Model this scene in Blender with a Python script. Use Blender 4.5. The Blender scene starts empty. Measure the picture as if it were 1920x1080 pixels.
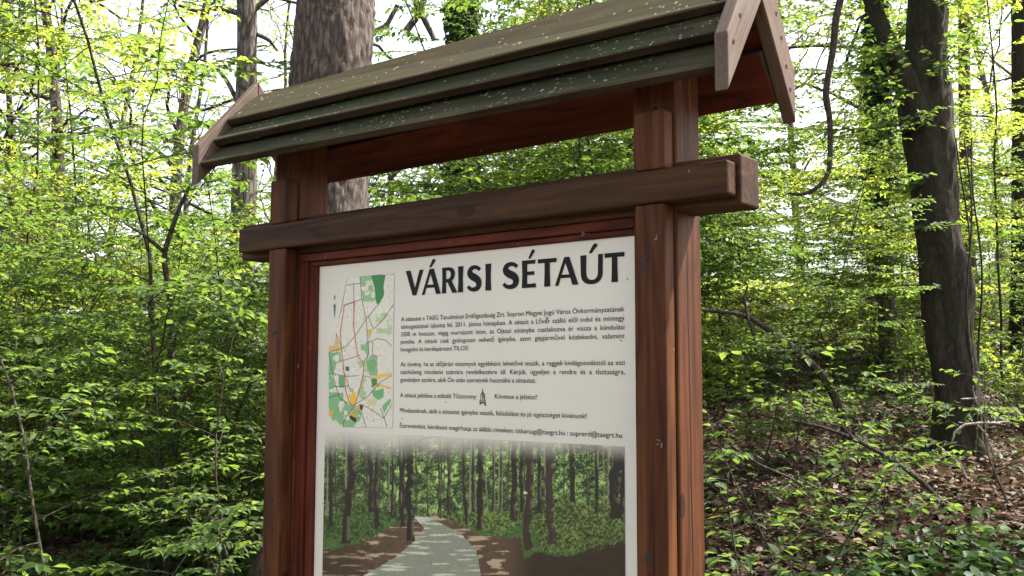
import bpy, bmesh, math, random
import numpy as np
from mathutils import Vector, Matrix, noise as mnoise
from mathutils.geometry import tessellate_polygon

random.seed(7)
R = math.radians
scene = bpy.context.scene
COL = scene.collection

# ------------------------------------------------------------------ camera
YAW, PITCH, ROLL, FOC = 0.6704, 0.088, 0.0024, 1876.7
CX, CY, CZ = 2.1016, -1.805, 1.6017
cs, sn = math.cos, math.sin
FW = np.array([-sn(YAW) * cs(PITCH), cs(YAW) * cs(PITCH), sn(PITCH)])
RT = np.array([cs(YAW), sn(YAW), 0.0])
UP = np.cross(RT, FW)
cam_d = bpy.data.cameras.new('camera')
cam_d.sensor_width = 36.0
cam_d.lens = FOC / 1920 * 36.0
cam_d.clip_start = 0.05
cam_d.clip_end = 2000
cam = bpy.data.objects.new('camera', cam_d)
COL.objects.link(cam)
rr, uu = RT * cs(ROLL) + UP * sn(ROLL), UP * cs(ROLL) - RT * sn(ROLL)
cam.matrix_world = Matrix(((rr[0], uu[0], -FW[0], CX), (rr[1], uu[1], -FW[1], CY), (rr[2], uu[2], -FW[2], CZ), (0, 0, 0, 1)))
scene.camera = cam

# ------------------------------------------------------------------ light
SUN = np.array([0.30, 0.46, 0.84]); SUN = SUN / np.linalg.norm(SUN)
elev = math.asin(SUN[2]); azim = math.atan2(SUN[0], SUN[1])
world = bpy.data.worlds.new('World'); scene.world = world; world.use_nodes = True
wn = world.node_tree.nodes; wl = world.node_tree.links
wn.clear()
sky = wn.new('ShaderNodeTexSky'); sky.sky_type = 'NISHITA'; sky.sun_disc = False
sky.sun_elevation = elev; sky.sun_rotation = azim
sky.air_density = 1.0; sky.dust_density = 3.0; sky.ozone_density = 1.0
bg = wn.new('ShaderNodeBackground'); bg.inputs['Strength'].default_value = 0.13
wo = wn.new('ShaderNodeOutputWorld')
# thin milky haze over the whole sky: same brightness, less blue
hs = wn.new('ShaderNodeHueSaturation'); hs.inputs['Saturation'].default_value = 0.58
wt = wn.new('ShaderNodeMix'); wt.data_type = 'RGBA'; wt.blend_type = 'MULTIPLY'; wt.inputs[0].default_value = 1.0
wt.inputs[7].default_value = (1.06, 1.0, 0.94, 1)
wl.new(sky.outputs[0], hs.inputs['Color']); wl.new(hs.outputs[0], wt.inputs[6])
wl.new(wt.outputs[2], bg.inputs[0]); wl.new(bg.outputs[0], wo.inputs[0])
sun_d = bpy.data.lights.new('sun', 'SUN'); sun_d.energy = 4.4; sun_d.angle = R(0.53); sun_d.color = (1.0, 0.95, 0.86)
sun = bpy.data.objects.new('sun', sun_d); COL.objects.link(sun)
sun.rotation_euler = Vector(SUN).to_track_quat('Z', 'Y').to_euler()
scene.view_settings.view_transform = 'Standard'; scene.view_settings.look = 'None'
scene.view_settings.gamma = 1.0; scene.view_settings.use_curve_mapping = False
scene.view_settings.exposure = 2.0
scene.render.engine = 'CYCLES'
cy = scene.cycles
cy.max_bounces = 8; cy.diffuse_bounces = 4; cy.transmission_bounces = 5; cy.glossy_bounces = 2; cy.transparent_max_bounces = 4
cy.use_adaptive_sampling = True; cy.adaptive_threshold = 0.02
cy.sample_clamp_indirect = 6.0

# ------------------------------------------------------------------ helpers
def V(r, w):
    """ground position r metres to the right of and w metres ahead of where the photographer stands"""
    return CX + r * cs(YAW) - w * sn(YAW), CY + r * sn(YAW) + w * cs(YAW)

def ray(u, v):
    X, Y = (u - 960) / FOC, (540 - v) / FOC
    return FW + X * rr + Y * uu

def at(u, v, w):
    d = ray(u, v); h = d[0] * -sn(YAW) + d[1] * cs(YAW)
    return np.array([CX, CY, CZ]) + d * (w / h)

def on_board(u, v, y=0.0):
    d = ray(u, v); t = (y - CY) / d[1]
    return CX + d[0] * t, CZ + d[2] * t

def project(x, y, z):
    d = np.stack([x - CX, y - CY, z - CZ], -1)
    Z = d @ FW
    return 960 + FOC * (d @ rr) / Z, 540 - FOC * (d @ uu) / Z

def sstep(a, b, x):
    t = np.clip((x - a) / (b - a), 0, 1); return t * t * (3 - 2 * t)

def ground_rw(r, w):
    r = np.asarray(r, float); w = np.asarray(w, float)
    side = sstep(-3.5, 4.0, r)
    ww = np.maximum(w - 1.5, 0)
    we = np.minimum(ww, 19) + 0.2 * np.maximum(ww - 19, 0)
    h = we * (0.035 + 0.080 * side) + side * 0.0036 * np.minimum(ww, 18) ** 2 + 0.0012 * np.minimum(ww, 40) ** 2 * (1 - side)
    h = h + 0.05 * np.sin(r * 0.9 + w * 0.4) * np.sin(w * 0.7 - r * 0.3) + 0.09 * np.sin(r * 0.31 + 1.3) * np.sin(w * 0.23) * np.minimum(1, ww / 3)
    return h

def ground_xy(x, y):
    dx, dy = np.asarray(x, float) - CX, np.asarray(y, float) - CY
    return ground_rw(dx * cs(YAW) + dy * sn(YAW), -dx * sn(YAW) + dy * cs(YAW))

def mesh_np(name, verts, polys_flat, sizes, smooth=False):
    me = bpy.data.meshes.new(name)
    nv = len(verts); nl = len(polys_flat); npol = len(sizes)
    me.vertices.add(nv); me.vertices.foreach_set('co', np.asarray(verts, np.float32).ravel())
    me.loops.add(nl); me.loops.foreach_set('vertex_index', np.asarray(polys_flat, np.int32).ravel())
    me.polygons.add(npol)
    st = np.concatenate([[0], np.cumsum(sizes)[:-1]]).astype(np.int32)
    me.polygons.foreach_set('loop_start', st)
    try: me.polygons.foreach_set('loop_total', np.asarray(sizes, np.int32))
    except Exception: pass
    me.update(calc_edges=True)
    me.validate()
    if smooth: me.polygons.foreach_set('use_smooth', np.ones(npol, bool))
    return me

def link(name, me, mat=None, parent=None, kind=None):
    o = bpy.data.objects.new(name, me); COL.objects.link(o)
    if mat is not None and not me.materials: me.materials.append(mat)
    if parent is not None: o.parent = parent
    if kind: o['kind'] = kind
    return o

def tag(o, label, cat, group=None):
    o['label'] = label; o['category'] = cat
    if group: o['group'] = group
    return o

def empty(name, loc=(0, 0, 0), rz=0.0):
    o = bpy.data.objects.new(name, None); COL.objects.link(o); o.empty_display_size = 0.2
    o.location = loc; o.rotation_euler = (0, 0, rz); return o

def copy_tree(o, parent=None):
    c = o.copy(); COL.objects.link(c); c.parent = parent
    for ch in list(o.children): copy_tree(ch, c)
    return c

# ------------------------------------------------------------------ materials
def new_mat(name):
    m = bpy.data.materials.new(name); m.use_nodes = True
    nt = m.node_tree; nt.nodes.clear()
    out = nt.nodes.new('ShaderNodeOutputMaterial')
    return m, nt, out

def N(nt, typ, **kw):
    n = nt.nodes.new(typ)
    for k, v in kw.items():
        if k in n.inputs: n.inputs[k].default_value = v
        else: setattr(n, k, v)
    return n

def ramp(nt, fac, stops):
    n = nt.nodes.new('ShaderNodeValToRGB'); e = n.color_ramp.elements
    e[0].position = stops[0][0]; e[0].color = (*stops[0][1], 1)
    e[1].position = stops[-1][0]; e[1].color = (*stops[-1][1], 1)
    for p, c in stops[1:-1]:
        q = e.new(p); q.color = (*c, 1)
    nt.links.new(fac, n.inputs[0]); return n.outputs[0]

def mixc(nt, fac, a, b, mode='MIX'):
    n = nt.nodes.new('ShaderNodeMix'); n.data_type = 'RGBA'; n.blend_type = mode
    for s, v in ((n.inputs[0], fac), (n.inputs[6], a), (n.inputs[7], b)):
        if hasattr(v, 'links') or isinstance(v, bpy.types.NodeSocket): nt.links.new(v, s)
        elif isinstance(v, (int, float)): s.default_value = v
        else: s.default_value = (*v, 1)
    return n.outputs[2]

def math_n(nt, op, a, b=0.0, clamp=False):
    n = nt.nodes.new('ShaderNodeMath'); n.operation = op; n.use_clamp = clamp
    for s, v in ((n.inputs[0], a), (n.inputs[1], b)):
        if isinstance(v, bpy.types.NodeSocket): nt.links.new(v, s)
        else: s.default_value = v
    return n.outputs[0]

def coords(nt, scale, rot=(0, 0, 0)):
    tc = nt.nodes.new('ShaderNodeTexCoord'); oi = nt.nodes.new('ShaderNodeObjectInfo')
    ad = nt.nodes.new('ShaderNodeVectorMath'); ad.operation = 'ADD'
    mul = nt.nodes.new('ShaderNodeVectorMath'); mul.operation = 'SCALE'
    cmb = nt.nodes.new('ShaderNodeCombineXYZ')
    for i in range(3): nt.links.new(oi.outputs['Random'], cmb.inputs[i])
    nt.links.new(cmb.outputs[0], mul.inputs[0]); mul.inputs['Scale'].default_value = 37.0
    mp0 = nt.nodes.new('ShaderNodeMapping'); mp0.inputs['Rotation'].default_value = rot
    nt.links.new(tc.outputs['Object'], mp0.inputs[0])
    nt.links.new(mp0.outputs[0], ad.inputs[0]); nt.links.new(mul.outputs[0], ad.inputs[1])
    mp = nt.nodes.new('ShaderNodeMapping'); mp.inputs['Scale'].default_value = scale
    nt.links.new(ad.outputs[0], mp.inputs[0])
    return mp.outputs[0], tc.outputs['Object'], ad.outputs[0]

def wood(name, along, dark, mid, light, rough=0.6, algae=None, lichen=0.0, rot=(0, 0, 0), grey=None, bump=0.35, spec=0.14):
    """stained plank; grain runs along axis 'along'"""
    m, nt, out = new_mat(name)
    sc = {'x': (2.2, 60, 60), 'y': (60, 2.2, 60), 'z': (60, 60, 2.2)}[along]
    st, ob, pl = coords(nt, sc, rot)
    n1 = N(nt, 'ShaderNodeTexNoise', Scale=1.0, Detail=6.0, Roughness=0.62, Distortion=0.5); nt.links.new(st, n1.inputs[0])
    sc2 = tuple(v * 0.16 if v > 10 else v * 0.45 for v in sc)
    mp = nt.nodes.new('ShaderNodeMapping'); mp.inputs['Scale'].default_value = sc2; nt.links.new(pl, mp.inputs[0])
    n2 = N(nt, 'ShaderNodeTexNoise', Scale=1.0, Detail=3.0, Distortion=1.3); nt.links.new(mp.outputs[0], n2.inputs[0])
    wv = math_n(nt, 'PINGPONG', math_n(nt, 'MULTIPLY', n2.outputs[0], 9.0), 1.0)
    g = math_n(nt, 'ADD', math_n(nt, 'MULTIPLY', n1.outputs[0], 0.75), math_n(nt, 'MULTIPLY', wv, 0.25))
    col = ramp(nt, g, [(0.27, dark), (0.46, mid), (0.74, light)])
    n3 = N(nt, 'ShaderNodeTexNoise', Scale=5.0, Detail=5.0, Roughness=0.6); nt.links.new(pl, n3.inputs[0])
    col = mixc(nt, math_n(nt, 'MULTIPLY', math_n(nt, 'SUBTRACT', n3.outputs[0], 0.40, True), 1.1, True), col, tuple(c * 0.8 for c in dark))
    # knots
    vs = tuple(5.0 if v > 10 else 2.4 for v in sc)
    mk = nt.nodes.new('ShaderNodeMapping'); mk.inputs['Scale'].default_value = vs; nt.links.new(pl, mk.inputs[0])
    vk = N(nt, 'ShaderNodeTexVoronoi', Scale=1.0); nt.links.new(mk.outputs[0], vk.inputs[0])
    kn = math_n(nt, 'LESS_THAN', vk.outputs['Distance'], 0.075)
    col = mixc(nt, math_n(nt, 'MULTIPLY', kn, 0.8), col, (0.02, 0.008, 0.006))
    # pale scuffs
    ns = N(nt, 'ShaderNodeTexNoise', Scale=34.0, Detail=3.0, Roughness=0.7); nt.links.new(pl, ns.inputs[0])
    scf = math_n(nt, 'GREATER_THAN', ns.outputs[0], 0.735)
    col = mixc(nt, math_n(nt, 'MULTIPLY', scf, 0.55), col, (0.33, 0.24, 0.17))
    if grey:
        ng = N(nt, 'ShaderNodeTexNoise', Scale=3.2, Detail=5.0, Roughness=0.65); nt.links.new(st, ng.inputs[0])
        ng2 = N(nt, 'ShaderNodeTexNoise', Scale=4.0, Detail=3.0); nt.links.new(pl, ng2.inputs[0])
        f = ramp(nt, math_n(nt, 'MULTIPLY', math_n(nt, 'ADD', ng.outputs[0], ng2.outputs[0]), 0.5), [(0.40, (0, 0, 0)), (0.56, (1, 1, 1))])
        col = mixc(nt, f, col, grey)
    if algae:
        na = N(nt, 'ShaderNodeTexNoise', Scale=3.0, Detail=8.0, Roughness=0.7); nt.links.new(pl, na.inputs[0])
        f = ramp(nt, na.outputs[0], [(0.38, (0, 0, 0)), (0.55, (1, 1, 1))])
        grn = mixc(nt, n1.outputs[0], tuple(c * 0.45 for c in algae), tuple(min(1, c * 1.6) for c in algae))
        col = mixc(nt, f, col, grn)
    if lichen > 0:
        for sc_, thr in ((52.0, 0.22), (95.0, 0.26)):
            v = N(nt, 'ShaderNodeTexVoronoi', Scale=sc_, Randomness=1.0)
            dn = N(nt, 'ShaderNodeTexNoise', Scale=110.0, Detail=2.0); nt.links.new(pl, dn.inputs[0])
            dv = mixc(nt, 0.012, pl, dn.outputs[1], 'ADD'); nt.links.new(dv, v.inputs[0])
            sp = math_n(nt, 'LESS_THAN', v.outputs['Distance'], thr)
            ring = math_n(nt, 'GREATER_THAN', v.outputs['Distance'], thr * 0.45)
            lm = N(nt, 'ShaderNodeTexNoise', Scale=3.5, Detail=2.0); nt.links.new(pl, lm.inputs[0])
            sep = nt.nodes.new('ShaderNodeSeparateColor'); nt.links.new(v.outputs['Color'], sep.inputs[0])
            pick = math_n(nt, 'LESS_THAN', sep.outputs[0], math_n(nt, 'MULTIPLY', math_n(nt, 'SUBTRACT', lm.outputs[0], 0.40, True), 5.0 * lichen, True))
            a = math_n(nt, 'MULTIPLY', math_n(nt, 'MULTIPLY', sp, pick), math_n(nt, 'ADD', math_n(nt, 'MULTIPLY', ring, 0.6), 0.25))
            col = mixc(nt, a, col, (0.26, 0.27, 0.20))
    b = nt.nodes.new('ShaderNodeBsdfPrincipled')
    nt.links.new(col, b.inputs['Base Color'])
    b.inputs['Roughness'].default_value = rough; b.inputs['Specular IOR Level'].default_value = spec
    bp = nt.nodes.new('ShaderNodeBump'); bp.inputs['Strength'].default_value = bump; bp.inputs['Distance'].default_value = 0.002
    nt.links.new(g, bp.inputs['Height']); nt.links.new(bp.outputs[0], b.inputs['Normal'])
    nt.links.new(b.outputs[0], out.inputs[0])
    return m

ST = dict(dark=(0.026, 0.0088, 0.0040), mid=(0.068, 0.0215, 0.0070), light=(0.122, 0.044, 0.0150))
W_Z = wood('stained_wood_upright', 'z', **ST)
BM = dict(dark=(0.015, 0.0068, 0.0032), mid=(0.041, 0.0170, 0.0062), light=(0.076, 0.034, 0.0130))
W_X = wood('stained_wood_crossbeam', 'x', **BM)
RD = dict(dark=(0.024, 0.0060, 0.0038), mid=(0.080, 0.0165, 0.0085), light=(0.125, 0.030, 0.0145))
W_XR = wood('red_stained_wood', 'x', **RD)
W_ZR = wood('red_stained_wood_upright', 'z', **RD)
W_ROOF = wood('weathered_roof_plank', 'x', (0.014, 0.0095, 0.003), (0.036, 0.025, 0.007), (0.068, 0.048, 0.014), rough=0.9, algae=(0.028, 0.0235, 0.005), lichen=0.10, bump=0.6, spec=0.2)
W_ROOF2 = wood('mossy_roof_plank', 'x', (0.014, 0.012, 0.006), (0.032, 0.029, 0.014), (0.060, 0.054, 0.026), rough=0.85, algae=(0.023, 0.028, 0.0080), lichen=0.26, bump=0.6, spec=0.2)
W_EDGE = wood('weathered_plank_edge', 'x', (0.012, 0.008, 0.005), (0.030, 0.020, 0.013), (0.06, 0.042, 0.028), rough=0.8, spec=0.2)
W_LIP = wood('lit_plank_lip', 'x', (0.04, 0.034, 0.018), (0.085, 0.074, 0.042), (0.16, 0.14, 0.09), rough=0.85, spec=0.1)  # thin lit line along lower plank edges, put into the colour
W_BARGE_F = wood('weathered_barge_board', 'z', (0.034, 0.016, 0.010), (0.070, 0.036, 0.024), (0.12, 0.074, 0.053), rough=0.7, grey=(0.12, 0.092, 0.070), rot=(R(34), 0, 0), bump=0.5, spec=0.25)
W_BARGE_B = wood('weathered_barge_board_back', 'z', (0.040, 0.017, 0.010), (0.075, 0.033, 0.020), (0.12, 0.066, 0.044), rough=0.7, grey=(0.11, 0.073, 0.052), rot=(R(-34), 0, 0), bump=0.5, spec=0.25)

def plain(name, c, rough=0.5, metal=0.0, spec=0.5, var=0.0, scale=8.0):
    m, nt, out = new_mat(name)
    b = nt.nodes.new('ShaderNodeBsdfPrincipled'); b.inputs['Roughness'].default_value = rough
    b.inputs['Metallic'].default_value = metal; b.inputs['Specular IOR Level'].default_value = spec
    if var:
        _, ob, pl = coords(nt, (1, 1, 1))
        n = N(nt, 'ShaderNodeTexNoise', Scale=scale, Detail=6.0, Roughness=0.65); nt.links.new(pl, n.inputs[0])
        nt.links.new(ramp(nt, n.outputs[0], [(0.3, tuple(v * (1 - var) for v in c)), (0.7, c)]), b.inputs['Base Color'])
    else: b.inputs['Base Color'].default_value = (*c, 1)
    nt.links.new(b.outputs[0], out.inputs[0]); return m

M_PANEL = plain('cream_laminate', (0.69, 0.66, 0.57), 0.35, var=0.07, scale=2.5)
M_INK = plain('black_print', (0.008, 0.008, 0.009), 0.5, spec=0.15)
M_INKG = plain('teal_print', (0.03, 0.13, 0.13), 0.4)
M_SCREW = plain('dark_screw_head', (0.03, 0.025, 0.022), 0.45, metal=0.7, var=0.4, scale=300)
M_COBWEB = plain('pale_cobweb_fluff', (0.45, 0.38, 0.30), 0.9)
M_PLY = plain('backing_board_brown', (0.10, 0.06, 0.04), 0.7, var=0.3)
M_SPECK = plain('grey_dirt_speck', (0.07, 0.065, 0.06), 0.8)

def print_mat():
    m, nt, out = new_mat('colour_print')
    a = nt.nodes.new('ShaderNodeVertexColor'); a.layer_name = 'ink'
    b = nt.nodes.new('ShaderNodeBsdfPrincipled'); b.inputs['Roughness'].default_value = 0.35
    nt.links.new(a.outputs[0], b.inputs['Base Color']); nt.links.new(b.outputs[0], out.inputs[0]); return m
M_PRINT = print_mat()

def leaf_mat(name, c_dark, c_light, t_dark, t_light, trans=0.5, rough=0.45, vein=True):
    m, nt, out = new_mat(name)
    geo = nt.nodes.new('ShaderNodeNewGeometry'); oi = nt.nodes.new('ShaderNodeObjectInfo')
    f = math_n(nt, 'FRACT', math_n(nt, 'ADD', geo.outputs['Random Per Island'], oi.outputs['Random']))
    d = mixc(nt, f, c_dark, c_light); t = mixc(nt, f, t_dark, t_light)
    df = nt.nodes.new('ShaderNodeBsdfDiffuse'); nt.links.new(d, df.inputs[0])
    tr = nt.nodes.new('ShaderNodeBsdfTranslucent'); nt.links.new(t, tr.inputs[0])
    mx = nt.nodes.new('ShaderNodeMixShader'); mx.inputs[0].default_value = trans
    nt.links.new(df.outputs[0], mx.inputs[1]); nt.links.new(tr.outputs[0], mx.inputs[2])
    gl = nt.nodes.new('ShaderNodeBsdfGlossy'); gl.inputs['Roughness'].default_value = rough; gl.inputs[0].default_value = (0.85, 0.9, 0.9, 1)
    fr = nt.nodes.new('ShaderNodeFresnel'); fr.inputs[0].default_value = 1.4
    m2 = nt.nodes.new('ShaderNodeMixShader'); nt.links.new(math_n(nt, 'MULTIPLY', fr.outputs[0], 0.17), m2.inputs[0])
    nt.links.new(mx.outputs[0], m2.inputs[1]); nt.links.new(gl.outputs[0], m2.inputs[2])
    nt.links.new(m2.outputs[0], out.inputs[0]); return m

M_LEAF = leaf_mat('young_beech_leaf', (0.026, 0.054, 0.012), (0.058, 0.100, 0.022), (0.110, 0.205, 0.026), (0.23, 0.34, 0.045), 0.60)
M_LEAF_Y = leaf_mat('sunlit_leaf', (0.048, 0.084, 0.016), (0.092, 0.128, 0.026), (0.24, 0.37, 0.035), (0.50, 0.54, 0.075), 0.62)  # brighter, yellower leaf copy with the sunlit tone put into its colour
M_LEAF_D = leaf_mat('ivy_leaf', (0.022, 0.046, 0.018), (0.050, 0.090, 0.032), (0.04, 0.09, 0.015), (0.08, 0.15, 0.02), 0.25, 0.35)
M_NEEDLE = leaf_mat('pine_needle_tuft', (0.02, 0.045, 0.018), (0.04, 0.08, 0.03), (0.04, 0.08, 0.02), (0.06, 0.11, 0.03), 0.2)
M_DEAD = leaf_mat('dead_beech_leaf', (0.030, 0.018, 0.012), (0.16, 0.108, 0.078), (0.06, 0.033, 0.017), (0.15, 0.09, 0.05), 0.22, 0.4)

def bark(name, c1, c2, c3, sc=(9, 9, 2.2), strength=0.8, moss=None, dist=0.012, cell=0.5, warp=0.35):
    m, nt, out = new_mat(name)
    st, ob, pl = coords(nt, sc)
    dn = N(nt, 'ShaderNodeTexNoise', Scale=1.4, Detail=4.0); nt.links.new(st, dn.inputs[0])
    dv = mixc(nt, warp, st, dn.outputs[1], 'ADD')
    v = nt.nodes.new('ShaderNodeTexVoronoi'); v.feature = 'DISTANCE_TO_EDGE'; v.inputs['Scale'].default_value = 1.0; nt.links.new(dv, v.inputs[0])
    n = N(nt, 'ShaderNodeTexNoise', Scale=3.0, Detail=9.0, Roughness=0.72); nt.links.new(st, n.inputs[0])
    e = math_n(nt, 'MULTIPLY', v.outputs['Distance'], 4.0, True)
    h = math_n(nt, 'ADD', math_n(nt, 'MULTIPLY', e, cell), math_n(nt, 'MULTIPLY', n.outputs[0], 1.2 - cell))
    col = ramp(nt, h, [(0.3, c1), (0.6, c2), (0.95, c3)])
    if moss:
        nm = N(nt, 'ShaderNodeTexNoise', Scale=2.0, Detail=6.0, Roughness=0.7); nt.links.new(pl, nm.inputs[0])
        col = mixc(nt, ramp(nt, nm.outputs[0], [(0.5, (0, 0, 0)), (0.68, (0.8, 0.8, 0.8))]), col, moss)
    b = nt.nodes.new('ShaderNodeBsdfPrincipled'); nt.links.new(col, b.inputs['Base Color'])
    b.inputs['Roughness'].default_value = 0.85; b.inputs['Specular IOR Level'].default_value = 0.2
    bp = nt.nodes.new('ShaderNodeBump'); bp.inputs['Strength'].default_value = strength; bp.inputs['Distance'].default_value = dist
    nt.links.new(h, bp.inputs['Height']); nt.links.new(bp.outputs[0], b.inputs['Normal'])
    nt.links.new(b.outputs[0], out.inputs[0]); return m

M_PINE = bark('pine_bark', (0.018, 0.013, 0.010), (0.075, 0.057, 0.048), (0.15, 0.122, 0.105), sc=(26, 26, 6), strength=0.7, cell=0.34, warp=0.9)
M_BEECH = bark('smooth_beech_bark', (0.010, 0.008, 0.006), (0.028, 0.022, 0.016), (0.085, 0.070, 0.052), sc=(16, 16, 5), strength=0.7, cell=0.06, warp=1.0, moss=(0.024, 0.028, 0.012))
M_OAK = bark('oak_bark', (0.03, 0.025, 0.02), (0.09, 0.075, 0.062), (0.17, 0.15, 0.13), sc=(14, 14, 4), strength=1.0)
M_TWIG = bark('twig_bark', (0.020, 0.015, 0.011), (0.045, 0.035, 0.026), (0.08, 0.065, 0.05), sc=(40, 40, 12), strength=0.4)
M_PALE = bark('bare_pale_twig', (0.13, 0.11, 0.09), (0.26, 0.23, 0.19), (0.40, 0.37, 0.31), sc=(40, 40, 12), strength=0.4)

# ------------------------------------------------------------------ geometry generators
def tube(pts, rad, sides=8, caps=True, disp=None):
    """returns verts, quads for a tube through pts"""
    P = np.asarray(pts, float); n = len(P)
    T = np.gradient(P, axis=0); T /= np.linalg.norm(T, axis=1)[:, None] + 1e-12
    ref = np.array([0.31, 0.95, 0.05]) if abs(T[0][2]) > 0.7 else np.array([0.0, 0.0, 1.0])
    A = np.cross(T, ref); A /= np.linalg.norm(A, axis=1)[:, None] + 1e-12
    B = np.cross(T, A)
    a = np.linspace(0, 2 * math.pi, sides, endpoint=False)
    rad = np.broadcast_to(np.asarray(rad, float), (n,))
    RR = rad[:, None] * np.ones(sides)[None]
    if disp is not None: RR = disp(RR, P, a)
    v = P[:, None] + RR[..., None] * (np.cos(a)[None, :, None] * A[:, None] + np.sin(a)[None, :, None] * B[:, None])
    v = v.reshape(-1, 3)
    i = np.arange(n - 1)[:, None] * sides; j = np.arange(sides)[None]; k = (j + 1) % sides
    q = np.stack([i + j, i + k, i + sides + k, i + sides + j], -1).reshape(-1, 4)
    return v, q

class TB:
    def __init__(s): s.v = []; s.q = []; s.n = 0
    def add(s, v, q): s.v.append(v); s.q.append(q + s.n); s.n += len(v)
    def tube(s, *a, **k): s.add(*tube(*a, **k))
    def mesh(s, name, smooth=True):
        v = np.concatenate(s.v); q = np.concatenate(s.q)
        return mesh_np(name, v, q.ravel(), np.full(len(q), 4), smooth)

# leaf outlines in (across, along, up); two halves folded along the midrib
def leaf_shape(hi):
    if hi:
        v = np.array([(0, 0, 0), (0, .35, -.03), (0, .7, -.04), (0, 1, -.10),
                      (-.20, .12, .03), (-.31, .38, .07), (-.24, .70, .04), (.20, .12, .03), (.31, .38, .07), (.24, .70, .04)], float)
        q = [(0, 1, 5, 4), (1, 2, 6, 5), (2, 3, 6), (0, 7, 8, 1), (1, 8, 9, 2), (2, 9, 3)]
    else:
        v = np.array([(0, 0, 0), (0, 1, -.06), (-.27, .22, .05), (-.27, .66, .05), (.27, .22, .05), (.27, .66, .05)], float)
        q = [(0, 1, 3, 2), (0, 4, 5, 1)]
    return v, q

def leaves_mesh(name, pos, dirn, nrm, size, hi, rs, wide=1.0):
    pos = np.asarray(pos); n = len(pos)
    D = dirn / (np.linalg.norm(dirn, axis=1)[:, None] + 1e-9)
    X = np.cross(D, nrm); X /= np.linalg.norm(X, axis=1)[:, None] + 1e-9
    Z = np.cross(X, D)
    sv, sq = leaf_shape(hi)
    bend = rs.uniform(0.2, 2.6, n); w = wide * rs.uniform(0.8, 1.15, n)
    loc = (sv[None, :, 0, None] * w[:, None, None] * X[:, None] + sv[None, :, 1, None] * D[:, None] + (sv[None, :, 2, None] * bend[:, None, None]) * Z[:, None])
    vv = (pos[:, None] + loc * size[:, None, None]).reshape(-1, 3)
    nv = len(sv)
    base = np.array([i for f in sq for i in f]); szs = np.array([len(f) for f in sq])
    fl = (np.arange(n)[:, None] * nv + base[None]).ravel()
    return mesh_np(name, vv, fl, np.tile(szs, n), False)

def rot_about(v, k, a):
    return v * math.cos(a) + np.cross(k, v) * math.sin(a) + k * np.dot(k, v) * (1 - math.cos(a))

def curve_pts(p0, d0, length, n, rs, wander=0.15, flat=0.0, droop=0.0):
    P = [np.array(p0, float)]; d = np.array(d0, float); d /= np.linalg.norm(d)
    for i in range(n):
        d = d + rs.normal(0, wander, 3) * np.array([1, 1, 0.5])
        d[2] = d[2] * (1 - flat) - droop
        d /= np.linalg.norm(d); P.append(P[-1] + d * length / n)
    return np.array(P)

class Foliage:
    def __init__(s): s.p = []; s.d = []; s.n = []; s.z = []
    def spray(s, P, rs, spacing, size, tilt=0.25):
        """alternate leaves along the polyline P, held flat and outward"""
        seg = np.linalg.norm(np.diff(P, axis=0), axis=1); L = seg.sum()
        m = max(2, int(L / spacing)); t = (np.arange(m) + rs.uniform(0.2, 0.8)) / m * L
        cum = np.concatenate([[0], np.cumsum(seg)]); 
        q = np.stack([np.interp(t, cum, P[:, k]) for k in range(3)], -1)
        T = P[-1] - P[0]; T /= np.linalg.norm(T) + 1e-9
        side = np.cross(T, [0, 0, 1.0]); side /= np.linalg.norm(side) + 1e-9
        sg = np.where(np.arange(m) % 2 == 0, 1.0, -1.0)
        ang = rs.uniform(0.35, 1.15, m); ang[-1] = 0.1
        d = T[None] * np.cos(ang)[:, None] + side[None] * (sg * np.sin(ang))[:, None]
        d[:, 2] += rs.normal(-0.22, 0.25, m)
        nn = np.tile(np.array([0, 0, 1.0]), (m, 1)) + rs.normal(0, tilt, (m, 3))
        s.p.append(q); s.d.append(d); s.n.append(nn); s.z.append(size * rs.uniform(0.55, 1.2, m))
    def cat(s): return np.concatenate(s.p), np.concatenate(s.d), np.concatenate(s.n), np.concatenate(s.z)

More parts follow.
